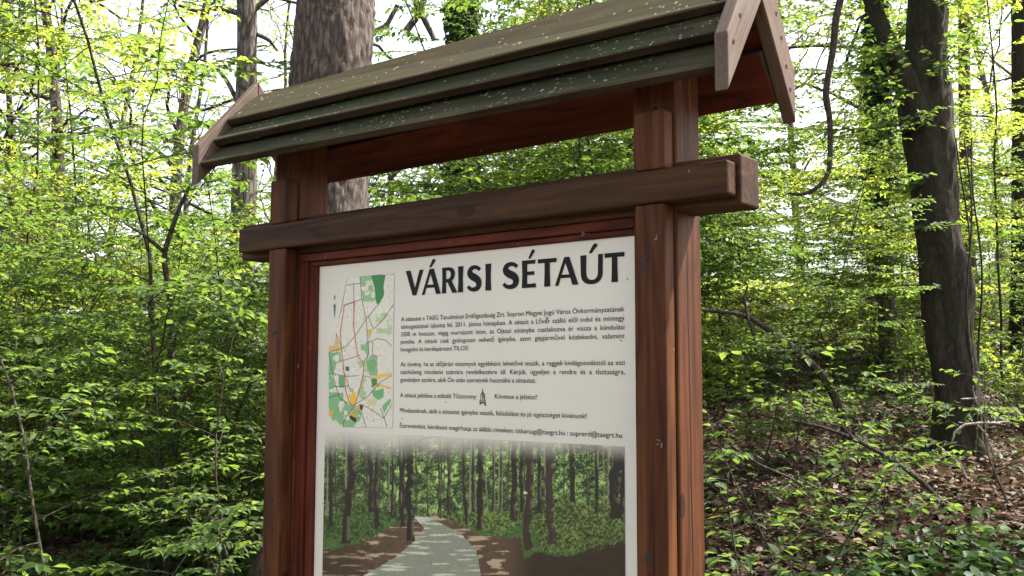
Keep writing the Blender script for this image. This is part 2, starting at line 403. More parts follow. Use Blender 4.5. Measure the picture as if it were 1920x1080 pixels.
def gen_sapling(seed, H, tr, n_limb, start, llen, leaf, hi=True, wander=0.10, spacing=0.042, lean=(0, 0)):
    """young broadleaf tree with flat layered sprays; returns trunk, branch and leaf data"""
    rs = np.random.RandomState(seed)
    P = curve_pts((0, 0, -0.15), (lean[0], lean[1], 1), H, 12, rs, wander)
    tb = TB(); tb.tube(P, np.linspace(tr, tr * 0.25, len(P)), 8)
    bb = TB(); fo = Foliage()
    az = rs.uniform(0, 6.28)
    for i in range(n_limb):
        f = start + (1 - start) * (i + rs.uniform(0, 0.8)) / n_limb
        k = f * (len(P) - 1); k0 = min(int(k), len(P) - 2); p = P[k0] + (P[k0 + 1] - P[k0]) * (k - k0)
        az += 2.4 + rs.normal(0, 0.4)
        el = rs.uniform(0.15, 0.75)
        L = llen * (1.15 - 0.75 * f) * rs.uniform(0.7, 1.25)
        Q = curve_pts(p, (math.cos(az) * math.cos(el), math.sin(az) * math.cos(el), math.sin(el)), L, 7, rs, 0.13, 0.12, 0.015)
        r0 = tr * 0.38 * (1 - 0.6 * f)
        bb.tube(Q, np.linspace(r0, 0.0022, len(Q)), 5)
        m = max(3, int(L / 0.11)); sg = 1
        for j in range(m):
            g = 0.14 + 0.86 * (j + rs.uniform(0, .7)) / m; kk = g * (len(Q) - 1); a = min(int(kk), len(Q) - 2)
            q0 = Q[a] + (Q[a + 1] - Q[a]) * (kk - a); T = Q[a + 1] - Q[a]; T /= np.linalg.norm(T)
            sg = -sg
            d = rot_about(T, np.array([0, 0, 1.0]), sg * rs.uniform(0.5, 1.1)); d[2] = d[2] * 0.4 + rs.normal(-0.02, 0.16)
            l2 = max(0.10, L * 0.38 * (1.15 - g)) * rs.uniform(0.6, 1.3)
            S = curve_pts(q0, d, l2, 4, rs, 0.12, 0.15, 0.02)
            bb.tube(S, np.linspace(0.0028, 0.0011, len(S)), 3)
            fo.spray(S, rs, spacing, leaf)
            if l2 > 0.28:
                for sg2 in (1, -1):
                    d3 = rot_about(d / np.linalg.norm(d), np.array([0, 0, 1.0]), sg2 * rs.uniform(.5, 1.0)); d3[2] += rs.normal(0, .1)
                    S3 = curve_pts(S[2], d3, l2 * 0.5, 3, rs, 0.1, 0.1, 0.02)
                    bb.tube(S3, np.linspace(0.002, 0.001, len(S3)), 3); fo.spray(S3, rs, spacing, leaf)
        fo.spray(Q[4:], rs, spacing, leaf)
    fo.spray(P[-3:], rs, spacing, leaf)
    return tb, bb, fo

def gen_canopy(seed, H, tr, n_limb, start, llen, leaf, spacing=0.075, sparse=1.0, sub=8, trunk=True):
    rs = np.random.RandomState(seed)
    P = curve_pts((0, 0, -0.3), (rs.normal(0, .04), rs.normal(0, .04), 1), H, 14, rs, 0.05)
    tb = TB(); rad = np.linspace(1.0, 0.22, len(P)) * tr; rad[0] *= 1.35
    tb.tube(P, rad, 12)
    bb = TB(); fo = Foliage(); az = rs.uniform(0, 6.28)
    for i in range(n_limb):
        f = start + (1 - start) * (i + rs.uniform(0, .8)) / n_limb
        k = f * (len(P) - 1); k0 = min(int(k), len(P) - 2); p = P[k0] + (P[k0 + 1] - P[k0]) * (k - k0)
        az += 2.4 + rs.normal(0, .5); el = rs.uniform(0.1, 0.95)
        L = llen * (1.25 - 0.75 * f) * rs.uniform(0.6, 1.25)
        Q = curve_pts(p, (math.cos(az) * math.cos(el), math.sin(az) * math.cos(el), math.sin(el)), L, 9, rs, 0.20, 0.06, 0.0)
        r0 = tr * 0.34 * (1.15 - f); bb.tube(Q, np.linspace(r0, 0.012, len(Q)), 6)
        for j in range(sub):
            g = 0.2 + 0.8 * (j + rs.uniform(0, .9)) / sub; kk = g * (len(Q) - 1); a = min(int(kk), len(Q) - 2)
            q0 = Q[a] + (Q[a + 1] - Q[a]) * (kk - a); T = Q[a + 1] - Q[a]; T /= np.linalg.norm(T)
            d = rot_about(T, np.array([0, 0, 1.0]), (1 if j % 2 else -1) * rs.uniform(.4, 1.2)); d[2] += rs.normal(0.05, .3)
            l2 = L * 0.42 * (1.2 - g) * rs.uniform(.6, 1.3)
            S = curve_pts(q0, d, l2, 6, rs, 0.18, 0.1, 0.01)
            bb.tube(S, np.linspace(0.012, 0.004, len(S)), 4)
            m = max(2, int(l2 / 0.16 * sparse))
            for t in range(m):
                gg = 0.2 + 0.8 * (t + rs.uniform(0, .8)) / m; kk = gg * (len(S) - 1); b = min(int(kk), len(S) - 2)
                s0 = S[b] + (S[b + 1] - S[b]) * (kk - b)
                d3 = rot_about(d / np.linalg.norm(d), np.array([0, 0, 1.0]), (1 if t % 2 else -1) * rs.uniform(.3, 1.3)); d3[2] = d3[2] * .5 + rs.normal(-.08, .25)
                U = curve_pts(s0, d3, rs.uniform(.28, .62), 3, rs, .12, .1, .03)
                bb.tube(U, np.linspace(0.0035, 0.0015, len(U)), 3)
                fo.spray(U, rs, spacing, leaf, 0.35)
    return tb, bb, fo

# ================================================================== SETTING: forest floor
def build_ground():
    s = np.sinh(np.linspace(-3.4, 3.4, 241)); rg = s / s[-1] * 150
    t = np.sinh(np.linspace(0, 4.0, 240)); wg = t / t[-1] * 230 + 0.5
    wg = np.concatenate([np.linspace(-40, 0, 20), wg])
    Rr, Ww = np.meshgrid(rg, wg, indexing='ij')
    H = ground_rw(Rr, Ww)
    rs = np.random.RandomState(1)
    H = H + rs.normal(0, 0.008, H.shape) * (np.abs(Ww) < 20)
    X, Y = V(Rr, Ww)
    v = np.stack([X, Y, H], -1).reshape(-1, 3)
    n0, n1 = Rr.shape
    i = np.arange(n0 - 1)[:, None] * n1 + np.arange(n1 - 1)[None]
    q = np.stack([i, i + n1, i + n1 + 1, i + 1], -1).reshape(-1, 4)
    me = mesh_np('forest_floor', v, q.ravel(), np.full(len(q), 4), True)
    m, nt, out = new_mat('leaf_mould')
    tc = nt.nodes.new('ShaderNodeTexCoord')
    n1_ = N(nt, 'ShaderNodeTexNoise', Scale=1.2, Detail=8.0, Roughness=0.7); nt.links.new(tc.outputs['Object'], n1_.inputs[0])
    vv = N(nt, 'ShaderNodeTexVoronoi', Scale=16.0); nt.links.new(tc.outputs['Object'], vv.inputs[0])
    sep = nt.nodes.new('ShaderNodeSeparateColor'); nt.links.new(vv.outputs['Color'], sep.inputs[0])
    c = ramp(nt, sep.outputs[0], [(0.0, (0.018, 0.012, 0.008)), (0.5, (0.06, 0.038, 0.024)), (1.0, (0.15, 0.10, 0.065))])
    c = mixc(nt, ramp(nt, n1_.outputs[0], [(0.45, (0, 0, 0)), (0.6, (0.7, 0.7, 0.7))]), c, (0.03, 0.045, 0.014))
    b = nt.nodes.new('ShaderNodeBsdfPrincipled'); b.inputs['Roughness'].default_value = 0.9; nt.links.new(c, b.inputs['Base Color'])
    bp = nt.nodes.new('ShaderNodeBump'); bp.inputs['Strength'].default_value = 0.8; bp.inputs['Distance'].default_value = 0.03
    nt.links.new(vv.outputs['Distance'], bp.inputs['Height']); nt.links.new(bp.outputs[0], b.inputs['Normal'])
    nt.links.new(b.outputs[0], out.inputs[0])
    link('forest_floor', me, m, kind='structure')
build_ground()

def scatter_rw(n, w0, w1, rs, power=1.0, rlo=-0.62, rhi=0.62):
    w = w0 * (w1 / w0) ** (rs.uniform(0, 1, n) ** power)
    return rs.uniform(rlo, rhi, n) * w, w

def build_litter():
    rs = np.random.RandomState(5)
    r, w = scatter_rw(190000, 3.4, 24, rs, 0.95, -1.0, 1.05)
    x, y = V(r, w); z = ground_rw(r, w) + rs.uniform(0.0, 0.05, len(r))
    a = rs.uniform(0, 6.28, len(r)); d = np.stack([np.cos(a), np.sin(a), rs.normal(0, .3, len(r))], -1)
    nn = np.stack([rs.normal(0, .4, len(r)), rs.normal(0, .4, len(r)), np.ones(len(r))], -1)
    me = leaves_mesh('dead_leaf_litter', np.stack([x, y, z], -1), d, nn, rs.uniform(.035, .082, len(r)), False, rs, 1.2)
    o = link('dead_leaf_litter', me, M_DEAD, kind='stuff'); tag(o, 'brown curled dead leaves littering the forest floor', 'leaf litter')
    # ivy and seedlings hugging the ground, denser on the left
    r, w = scatter_rw(74000, 3.4, 24, rs, 0.9, -.9, .95)
    nz = np.array([mnoise.noise(Vector((a_ * .55, b_ * .55, 3.3))) for a_, b_ in zip(r, w)])
    keep = (nz + np.where(r < 0, 0.22, -0.2)) > rs.normal(0.05, .12, len(r))
    r, w = r[keep], w[keep]; x, y = V(r, w); z = ground_rw(r, w) + rs.uniform(.03, .16, len(r))
    a = rs.uniform(0, 6.28, len(r)); d = np.stack([np.cos(a), np.sin(a), rs.normal(-.1, .3, len(r))], -1)
    nn = np.stack([rs.normal(0, .3, len(r)), rs.normal(0, .3, len(r)), np.ones(len(r))], -1)
    me = leaves_mesh('ivy_ground_cover', np.stack([x, y, z], -1), d, nn, rs.uniform(.045, .085, len(r)), False, rs, 1.45)
    o = link('ivy_ground_cover', me, M_LEAF_D, kind='stuff'); tag(o, 'dark green ivy creeping over the forest floor', 'ivy')
    # low herbs farther up the bank, sunlight put into their leaf colour
    r, w = scatter_rw(70000, 8, 40, rs, 0.7, -0.6, 0.62); kk_ = (r < 0) | (w > 12.5 + 2 * np.sin(r * 2)); r, w = r[kk_], w[kk_]
    x, y = V(r, w); z = ground_rw(r, w) + rs.uniform(.05, .38, len(r))
    a = rs.uniform(0, 6.28, len(r)); d = np.stack([np.cos(a), np.sin(a), rs.normal(0, .35, len(r))], -1)
    nn = np.stack([rs.normal(0, .35, len(r)), rs.normal(0, .35, len(r)), np.ones(len(r))], -1)
    me = leaves_mesh('low_green_herbs', np.stack([x, y, z], -1), d, nn, rs.uniform(.06, .12, len(r)), False, rs, 1.1)
    o = link('low_green_herbs', me, M_LEAF_Y, kind='stuff'); tag(o, 'sunlit green herbs and seedlings covering the bank', 'undergrowth')
build_litter()

# ================================================================== THE SIGN
sign = empty('information_board', (0.5, 0.03, 0.0))
tag(sign, 'wooden roofed trail board with cream printed panel, reddish brown posts and mossy plank roof', 'information board')
SX, SY = 0.5, 0.03

def prism(name, poly, axis, a0, a1, mat, parent=sign, bevel=0.006, poly2=None, seg=2):
    """extrude a polygon; axis 'x': poly is (y,z) swept x=a0..a1 (poly2 at the far end if given)"""
    bm = bmesh.new()
    mk = {'x': lambda t, p: (t, p[0], p[1]), 'y': lambda t, p: (p[0], t, p[1]), 'z': lambda t, p: (p[0], p[1], t)}[axis]
    A = [bm.verts.new(mk(a0, p)) for p in poly]; B = [bm.verts.new(mk(a1, p)) for p in (poly2 or poly)]
    n = len(poly)
    bm.faces.new(A); bm.faces.new(B[::-1])
    for i in range(n): bm.faces.new((A[i], B[i], B[(i + 1) % n], A[(i + 1) % n]))
    bmesh.ops.recalc_face_normals(bm, faces=bm.faces)
    if bevel: bmesh.ops.bevel(bm, geom=list(bm.edges), offset=bevel, segments=seg, affect='EDGES', profile=0.5)
    c = Vector((0, 0, 0))
    for v in bm.verts: c += v.co
    c /= len(bm.verts)
    for v in bm.verts: v.co -= c
    me = bpy.data.meshes.new(name); bm.to_mesh(me); bm.free()
    for p in me.polygons: p.use_smooth = False
    o = link(name, me, mat, parent)
    o.location = (c.x - SX, c.y - SY, c.z) if parent is sign else c
    return o

def box(name, x0, x1, y0, y1, z0, z1, mat, bevel=0.006, parent=sign, seg=2):
    return prism(name, [(y0, z0), (y1, z0), (y1, z1), (y0, z1)], 'x', x0, x1, mat, parent, bevel, None, seg)

def part_label(o, s): o['label'] = s; return o

BT, BB = 2.0185, 1.9505
post_l = box('post', -.172, -.066, -.023, .080, -.3, 2.37, W_Z, .005)
post_r = box('post', 1.012, 1.1145, -.023, .080, -.3, 2.37, W_Z, .005)
for x0, x1, top in ((-.1407, -.0686, 2.142), (1.0403, 1.109, 2.142)):
    box('facing_strip', x0, x1, -.0634, -.0235, -.2, BB - .001, W_Z, .0045, seg=2)
    box('facing_strip', x0, x1, -.0634, -.0235, BT + .001, top, W_Z, .0045, seg=2)
box('crossbeam', -.3143, 1.258, -.0262, .0587, 1.9352, 2.0369, W_X, .005)
box('beam_board', -.2754, 1.2494, -.0665, -.0265, BB, BT, W_X, .0045, seg=2)
# panel and the frame round it
box('frame_rail', -.064, 1.011, -.020, .040, 1.9135, 1.9345, W_XR, .003)
box('frame_rail', -.050, 1.011, -.009, .036, 1.8995, 1.913, W_XR, .003)
box('frame_stile', -.0655, -.030, -.019, .045, .62, 1.913, W_ZR, .003)
box('frame_stile', -.0297, -.0015, -.010, .040, .62, 1.899, W_ZR, .003)
box('frame_rail', -.0650, 1.011, -.019, .040, .60, .66, W_XR, .003)
panel = box('printed_panel', -.001, 1.0115, 0.0, .005, .661, 1.8990, M_PANEL, .0008, seg=1)
box('backing_board', -.001, 1.0115, .0052, .018, .661, 1.8990, M_PLY, 0)

# roof: end profiles measured on each gable
XL, XR, TH, YC = -.3536, 1.2857, .029, .027
def prof(side, s, d, sy=-1):
    h, Ze, Za = (.2015, 2.2519, 2.4817) if side == 'L' else (.157, 2.2453, 2.4864)
    dz = Ze - Za; L = math.hypot(h, dz); ny, nz = -dz / L, h / L
    return YC + sy * (h * s + ny * -d), Za + dz * s - nz * d
pl_spec = [(0.0, .62, .026, .008, W_ROOF), (.50, .88, .042, .019, W_ROOF2), (.74, 1.15, .060, .036, W_ROOF2)]
for sy in (-1, 1):
    for s0, s1, d0, d1, mt in pl_spec:
        T = .024
        def pp(side):
            e = 0.0 if side == 'R' else -.03
            h_, dz_ = (.2015, .2298) if side == 'L' else (.157, .2411); q_ = dz_ / math.hypot(h_, dz_) / h_
            if s0 == 0: return [prof(side, q_ * d0, d0, sy), prof(side, s1 + e, d1, sy), prof(side, s1 + e, d1 + T, sy), prof(side, q_ * (d0 + T), d0 + T, sy)]
            return [prof(side, s0, d0, sy), prof(side, s1 + e, d1, sy), prof(side, s1 + e - .0, d1 + T, sy), prof(side, s0, d0 + T, sy)]
        o = prism('roof_plank', pp('L'), 'x', XL + TH, XR - TH, mt, bevel=.0036, poly2=pp('R'))
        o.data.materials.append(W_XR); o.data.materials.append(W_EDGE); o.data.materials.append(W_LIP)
        for f_ in o.data.polygons:   # weathered top, protected red underside, bare edges, lower lips paled as if lit
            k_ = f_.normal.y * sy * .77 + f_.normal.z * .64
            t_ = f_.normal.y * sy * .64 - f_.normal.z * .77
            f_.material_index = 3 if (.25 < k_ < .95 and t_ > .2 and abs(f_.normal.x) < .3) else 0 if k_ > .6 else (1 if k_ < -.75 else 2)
    for side, x0, x1 in (('L', XL, XL + TH - .0005), ('R', XR - TH + .0005, XR)):
        h, Ze, Za, Zb = (.2015, 2.2519, 2.4817, 2.1368) if side == 'L' else (.157, 2.2453, 2.4864, 2.1332)
        yc = YC + sy * .0006
        poly = [(yc, Za), (YC + sy * h, Ze), (YC + sy * h, Zb), (yc, Za - (Ze - Zb) * 1.18)]
        b = prism('barge_board', poly, 'x', x0, x1, W_BARGE_F if sy < 0 else W_BARGE_B, bevel=.003)

def disc(name, c, nrm, r, depth, mat, parent, seg=12):
    """small countersunk screw head"""
    q = Vector(nrm).to_track_quat('Z', 'Y')
    bm = bmesh.new()
    rings = [(r, 0), (r * .9, depth), (r * .45, depth), (r * .38, depth * .3)]
    vs = [[bm.verts.new(q @ Vector((ra * math.cos(t), ra * math.sin(t), z)) + Vector(c)) for t in [2 * math.pi * k / seg for k in range(seg)]] for ra, z in rings]
    for a, b in zip(vs, vs[1:]):
        for k in range(seg): bm.faces.new((a[k], a[(k + 1) % seg], b[(k + 1) % seg], b[k]))
    bm.faces.new(vs[-1])
    me = bpy.data.meshes.new(name); bm.to_mesh(me); bm.free()
    o = link(name, me, mat, parent); o.location = (-SX, -SY, 0); return o
for y, z in ((-.04, 2.345), (-.075, 2.292), (-.105, 2.232), (.095, 2.345), (.118, 2.300), (.140, 2.245), (.158, 2.200)):
    disc('screw', (XR, y, z), (1, 0, 0), .0048, .0012, M_SCREW, sign)
for x, z in ((1.068, 1.845), (1.068, 1.21), (-.105, 1.72), (-.105, 1.27), (1.068, .75)):
    disc('screw', (x, -.0634, z), (0, -1, 0), .0055, .0012, M_SCREW, sign)
M_KNOT = plain('dark_wood_knot', (0.018, 0.008, 0.005), 0.7, var=0.5, scale=260)
for u, v_, y, a_, b_ in ((1207, 499, -.0637, .0075, .011), (1216, 1048, -.0637, .0085, .012), (512, 628, -.0637, .006, .010), (509, 948, -.0637, .007, .011), (1226, 640, -.0637, .003, .004), (548, 690, -.0233, .006, .013)):
    x, z = on_board(u, v_, y); rk = random.Random(u)
    ring = [(x + a_ * rk.uniform(.8, 1.1) * math.cos(t), z + b_ * rk.uniform(.8, 1.1) * math.sin(t)) for t in [2 * math.pi * k / 14 for k in range(14)]]
    me = bpy.data.meshes.new('knot'); me.from_pydata([(x, y + .0002, z)] + [(p, y, q) for p, q in ring], [], [(0, 1 + k, 1 + (k + 1) % 14) for k in range(14)])
    o = link('knot', me, M_KNOT, sign); o.location = (-SX, -SY, 0)
# drying cracks in the posts: thin dark wedge-shaped splits
def crack(pts, wd, y=None, x=None):
    v = []; f = []
    for i, (a, z) in enumerate(pts):
        w_ = wd * math.sin(math.pi * (i + .5) / len(pts)) + .0003
        for s in (-1, 1):
            v.append((a + s * w_, y, z) if x is None else (x, a + s * w_, z))
    for i in range(len(pts) - 1): f.append((2 * i, 2 * i + 1, 2 * i + 3, 2 * i + 2))
    me = bpy.data.meshes.new('crack'); me.from_pydata(v, [], f)
    o = link('crack', me, M_INK, sign); o.location = (-SX, -SY, 0); return o
rs = random.Random(3)
crack([(.030 + rs.uniform(-.0015, .0015) - .012 * k / 30, 0.9 + k * 1.0 / 30) for k in range(31)], .0015, x=1.1150)
crack([(.028 + rs.uniform(-.001, .001), 2.04 + k * .2 / 10) for k in range(11)], .0013, x=1.1150)
crack([(.02 + rs.uniform(-.002, .002) + .0008 * k, 1.99) if 0 else (.000 + .004 * k, 2.004 + rs.uniform(-.001, .001)) for k in range(9)], .0006, x=1.2584) if 0 else None
crack([(-.080 + rs.uniform(-.001, .001), 2.06 + k * .22 / 10) for k in range(11)], .0010, y=-.0236)
# cobweb tufts on the woodwork
for u, v_, y in ((612, 482, -.021), (1093, 442, -.021), (1230, 447, -.064), (1240, 830, -.064)):
    x, z = on_board(u, v_, y)
    tb = TB(); rq = np.random.RandomState(u)
    for k in range(6):
        tb.tube(curve_pts((x + rq.normal(0, .004), y - .0015, z + rq.normal(0, .003)), rq.normal(0, 1, 3) * np.array([1, .1, 1]), .009, 4, rq, .5), .00035, 3)
    o = link('cobweb_tuft', tb.mesh('cobweb_tuft'), M_COBWEB, sign); o.location = (-SX, -SY, 0)

# ---------------------------------------------------------------- lettering on the panel
YT = -.0012
def flat(name, polys, mat, y=YT, parent=panel):
    """polys: list of (outer, holes) in board x,z"""
    V_, F_ = [], []
    for outer, holes in polys:
        loops = [[Vector((p[0], p[1], 0)) for p in outer]] + [[Vector((p[0], p[1], 0)) for p in h] for h in holes]
        base = len(V_); 
        for lp in loops: V_ += [(p.x, y, p.y) for p in lp]
        for t in tessellate_polygon(loops): F_.append([base + i for i in t])
    me = bpy.data.meshes.new(name); me.from_pydata(V_, [], F_); me.update()
    o = link(name, me, mat, parent); o.location = (-parent.location.x - SX, -parent.location.y - SY, -parent.location.z); return o

def bez(pts, n=14):
    P = [np.array(p, float) for p in pts]; out = []
    for i in range(0, len(P) - 1, 3):
        a, b, c, d = P[i:i + 4]
        for k in range(n):
            t = k / n; out.append(((1 - t) ** 3) * a + 3 * t * (1 - t) ** 2 * b + 3 * t * t * (1 - t) * c + t ** 3 * d)
    out.append(P[-1]); return np.array(out)

def stroke(path, w):
    """polygon of varying half-width w(t) along path"""
    T = np.gradient(path, axis=0); T /= np.linalg.norm(T, axis=1)[:, None] + 1e-9
    Nn = np.stack([-T[:, 1], T[:, 0]], -1); t = np.linspace(0, 1, len(path))
    ww = np.array([w(x) for x in t])[:, None]
    return [tuple(p) for p in path + Nn * ww] + [tuple(p) for p in (path - Nn * ww)[::-1]]

def glyph(ch):
    """flared humanist capitals, unit height; polygons as (outer, holes), drawn in their own width"""
    fl = .012
    if ch == 'V': return .98, [([(0, 1), (.26, 1), (.53, .30), (.77, 1), (.98, 1), (.60, 0), (.40, 0)], [])]
    if ch == 'A': return 1.0, [([(0, 0), (.15, 0), (.245, .26), (.66, .26), (.745, 0), (1.0, 0), (.62, 1), (.40, 1)], [[(.29, .38), (.455, .80), (.615, .38)]])]
    if ch == 'I': return .30, [([(0, 0), (.30, 0), (.275, .5), (.30, 1), (0, 1), (.025, .5)], [])]
    if ch == 'T': return .84, [([(.29, 0), (.56, 0), (.54, .5), (.54, .855), (.82, .845), (.84, 1), (0, 1), (.02, .845), (.31, .855), (.31, .5)], [])]
    if ch == 'E': return .66, [([(0, 0), (.66, 0), (.645, .15), (.25, .14), (.25, .46), (.58, .455), (.58, .59), (.25, .585), (.25, .865), (.62, .855), (.645, 1), (0, 1), (.02, .5)], [])]
    if ch == 'U':
        o = [(0, 1), (.24, 1), (.235, .5)] + [tuple(p) for p in bez([(.235, .42), (.235, .2), (.33, .13), (.47, .13), (.62, .13), (.70, .22), (.70, .42)])] + [(.71, 1), (.90, 1), (.885, .5)]
        o += [tuple(p) for p in bez([(.885, .38), (.885, .10), (.70, -.02), (.46, -.02), (.18, -.02), (.015, .10), (.015, .38)])]
        return .90, [(o, [])]
    if ch == 'R':
        o = [(0, 0), (.25, 0), (.245, .42), (.33, .42), (.61, 0), (.92, 0), (.58, .46)] + [tuple(p) for p in bez([(.58, .46), (.70, .52), (.76, .62), (.76, .73), (.76, .92), (.60, 1), (.36, 1)])] + [(0, 1), (.02, .5)]
        hole = [(.245, .55), (.33, .55)] + [tuple(p) for p in bez([(.33, .55), (.45, .55), (.52, .62), (.52, .72), (.52, .82), (.45, .875), (.34, .875)])] + [(.245, .875)]
        return .88, [(o, [hole])]
    if ch == 'S':
        c = bez([(.60, .80), (.50, .90), (.40, .925), (.31, .915), (.16, .90), (.12, .80), (.12, .73), (.12, .52), (.57, .54), (.555, .28), (.55, .10), (.38, .07), (.27, .075), (.17, .08), (.09, .13), (.03, .21)], 10)
        return .68, [(stroke(c, lambda t: .070 + .075 * math.exp(-((t - .5) / .2) ** 2)), [])]
    if ch == "'": return .3, [([(0, 0), (.10, -.03), (.36, .24), (.34, .31), (.24, .33), (.17, .27)], [])]

def put(ch, x0, x1, z0, z1, name='title_letter'):
    w, polys = glyph(ch)
    f = lambda p: (x0 + p[0] / w * (x1 - x0), z0 + p[1] * (z1 - z0))
    return flat(name, [([f(p) for p in o], [[f(p) for p in h] for h in hs]) for o, hs in polys], M_INK)
zb, zt_ = 1.8028, 1.8660
for ch, x0, x1 in (('V', .3284, .3898), ('A', .3850, .4490), ('R', .4526, .5010), ('I', .5045, .5215), ('S', .5345, .5790), ('I', .5905, .6085),
                   ('S', .6440, .6915), ('E', .7000, .7405), ('T', .7450, .7985), ('A', .7935, .8570), ('U', .8625, .9215), ('T', .9250, .9765)):
    put(ch, x0, x1, zb, zt_)
for x0, x1 in ((.4095, .4300), (.7185, .7370), (.8850, .9075)):
    w, polys = glyph("'")
    flat('title_accent', [([(x0 + p[0] / .36 * (x1 - x0), 1.8705 + p[1] * .060) for p in polys[0][0]], [])], M_INK)

dg = bpy.context.evaluated_depsgraph_get()
def text_mesh(s, size, space_word=1.0, extrude=0):
    c = bpy.data.curves.new('t', 'FONT'); c.body = s; c.size = size; c.offset = .0; c.space_word = space_word; c.resolution_u = 3
    o = bpy.data.objects.new('t', c); COL.objects.link(o)
    bpy.context.view_layer.update()
    me = bpy.data.meshes.new_from_object(o.evaluated_get(bpy.context.evaluated_depsgraph_get()))
    bpy.data.objects.remove(o); bpy.data.curves.remove(c)
    co = np.empty(len(me.vertices) * 3, np.float32); me.vertices.foreach_get('co', co)
    return me, co.reshape(-1, 3)

_, _c = text_mesh('A sétautat a TAEG Tanulmányi Erdőgazdaság Zrt. Sopron Megyei Jogú Város Önkormányzatának', .0156, .9)
COND = .6605 / float(_c[:, 0].max() - _c[:, 0].min()); print('COND', COND)
def text_line(s, x0, x1, z, size=.0156, cond=COND, justify=True, slope=0.0, name='text_line'):
    W_ = (x1 - x0) / cond if justify else None
    if justify:
        _, c1 = text_mesh(s, size, 1.0); _, c2 = text_mesh(s, size, 2.0)
        w1, w2 = c1[:, 0].max() - c1[:, 0].min(), c2[:, 0].max() - c2[:, 0].min()
        sw = 1 + (W_ - w1) / max(w2 - w1, 1e-6); sw = max(.5, min(3.2, sw))
        me, co = text_mesh(s, size, sw)
    else: me, co = text_mesh(s, size, .85)
    k = (x1 - x0) / (co[:, 0].max() - co[:, 0].min())
    xx = x0 + (co[:, 0] - co[:, 0].min()) * k; zz = z + co[:, 1] + slope * (xx - x0)
    new = np.stack([xx, np.full(len(xx), YT), zz], -1)
    me.vertices.foreach_set('co', new.astype(np.float32).ravel()); me.update()
    me.materials.clear()
    o = link(name, me, M_INK, panel); o.location = (-panel.location.x - SX, -panel.location.y - SY, -panel.location.z)
    return o
LX, RX = .3140, .9745
for s, z, x1, j in (("A sétautat a TAEG Tanulmányi Erdőgazdaság Zrt. Sopron Megyei Jogú Város Önkormányzatának", 1.7395, RX, 1),
                    ("támogatásával újította fel, 2011. június hónapban. A sétaút a Lővér szálló elől indul és mintegy", 1.7203, RX, 1),
                    ("3300 m hosszan, végig murvázott úton, az Ojtozi sétányba csatlakozva ér vissza a kiindulási", 1.7013, RX, 1),
                    ("pontba. A sétaút csak gyalogosan vehető igénybe, azon gépjárművel közlekedni, valamint", 1.6825, RX, 1),
                    ("lovagolni és kerékpározni TILOS!", 1.6633, .5392, 0),
                    ("Az ösvény, ha az időjárási viszonyok egyébként lehetővé teszik, a reggeli kivilágosodástól az esti", 1.6261, RX, 1),
                    ("szürkületig mindenki számára rendelkezésre áll. Kérjük, ügyeljen a rendre és a tisztaságra,", 1.6067, RX, 1),
                    ("gondoljon azokra, akik Ön után szeretnék használni a sétautat.", 1.5875, .7405, 0),
                    ("A sétaút jelölése a stilizált Tűztorony:", 1.5490, .5663, 0),
                    ("Mindazoknak, akik a sétautat igénybe veszik, felüdülést és jó egészséget kívánunk!", 1.5115, .8776, 0),
                    ("Észrevételeit, kérdéseit megírhatja az alábbi címeken: titkarsag@taegrt.hu ; soprerd@taegrt.hu", 1.4735, .9665, 0)):
    text_line(s, LX, x1, z, justify=bool(j))
text_line("Kövesse a jelzést!", .6211, .7422, 1.5503, justify=False)
text_line("É", .0612, .0672, 1.8068, size=.0125, justify=False, name='north_letter')
flat('north_arrow', [([(.0588, 1.7960), (.0635, 1.7900), (.0682, 1.7960), (.0640, 1.7540)], [])], M_INKG)
# little tower emblem
ex, ez = .5842, 1.5350
def E_(pts): return [(ex + a * .0106, ez + b * .0395) for a, b in pts]
arc = lambda r1, r2, cx_, cy_, a0, a1, sy=1.0: [(cx_ + r1 * math.cos(t), cy_ + r1 * sy * math.sin(t)) for t in np.linspace(a0, a1, 12)] + [(cx_ + r2 * math.cos(t), cy_ + r2 * sy * math.sin(t)) for t in np.linspace(a1, a0, 12)]
flat('tower_emblem', [(E_([(-.06, 1), (.06, 1), (.03, .93), (-.03, .93)]), []), (E_([(0, .93), (.18, .80), (-.18, .80)]), []), (E_([(-.10, .80), (.10, .80), (.14, .74), (-.14, .74)]), []),
    (E_(arc(.62, .40, 0, .50, .25, 2.9, .38)), []), (E_([(-.12, .38), (.20, .38), (.20, .60), (-.02, .60)]), []), (E_([(.38, .30), (.60, .30), (.60, .55), (.38, .55)]), []),
    (E_([(-.60, .30), (-.46, .30), (-.46, .55), (-.60, .55)]), []), (E_(arc(.95, .80, 0, .20, .1, 3.04, .13)), []), (E_(arc(.95, .70, 0, .14, .1, 3.04, .13)), []), (E_(arc(1.0, .62, 0, -.02, .0, 2.9, .20)), []),
    (E_([(.62, -.05), (1.0, -.05), (1.0, .0), (.62, .0)]), [])], M_INK)
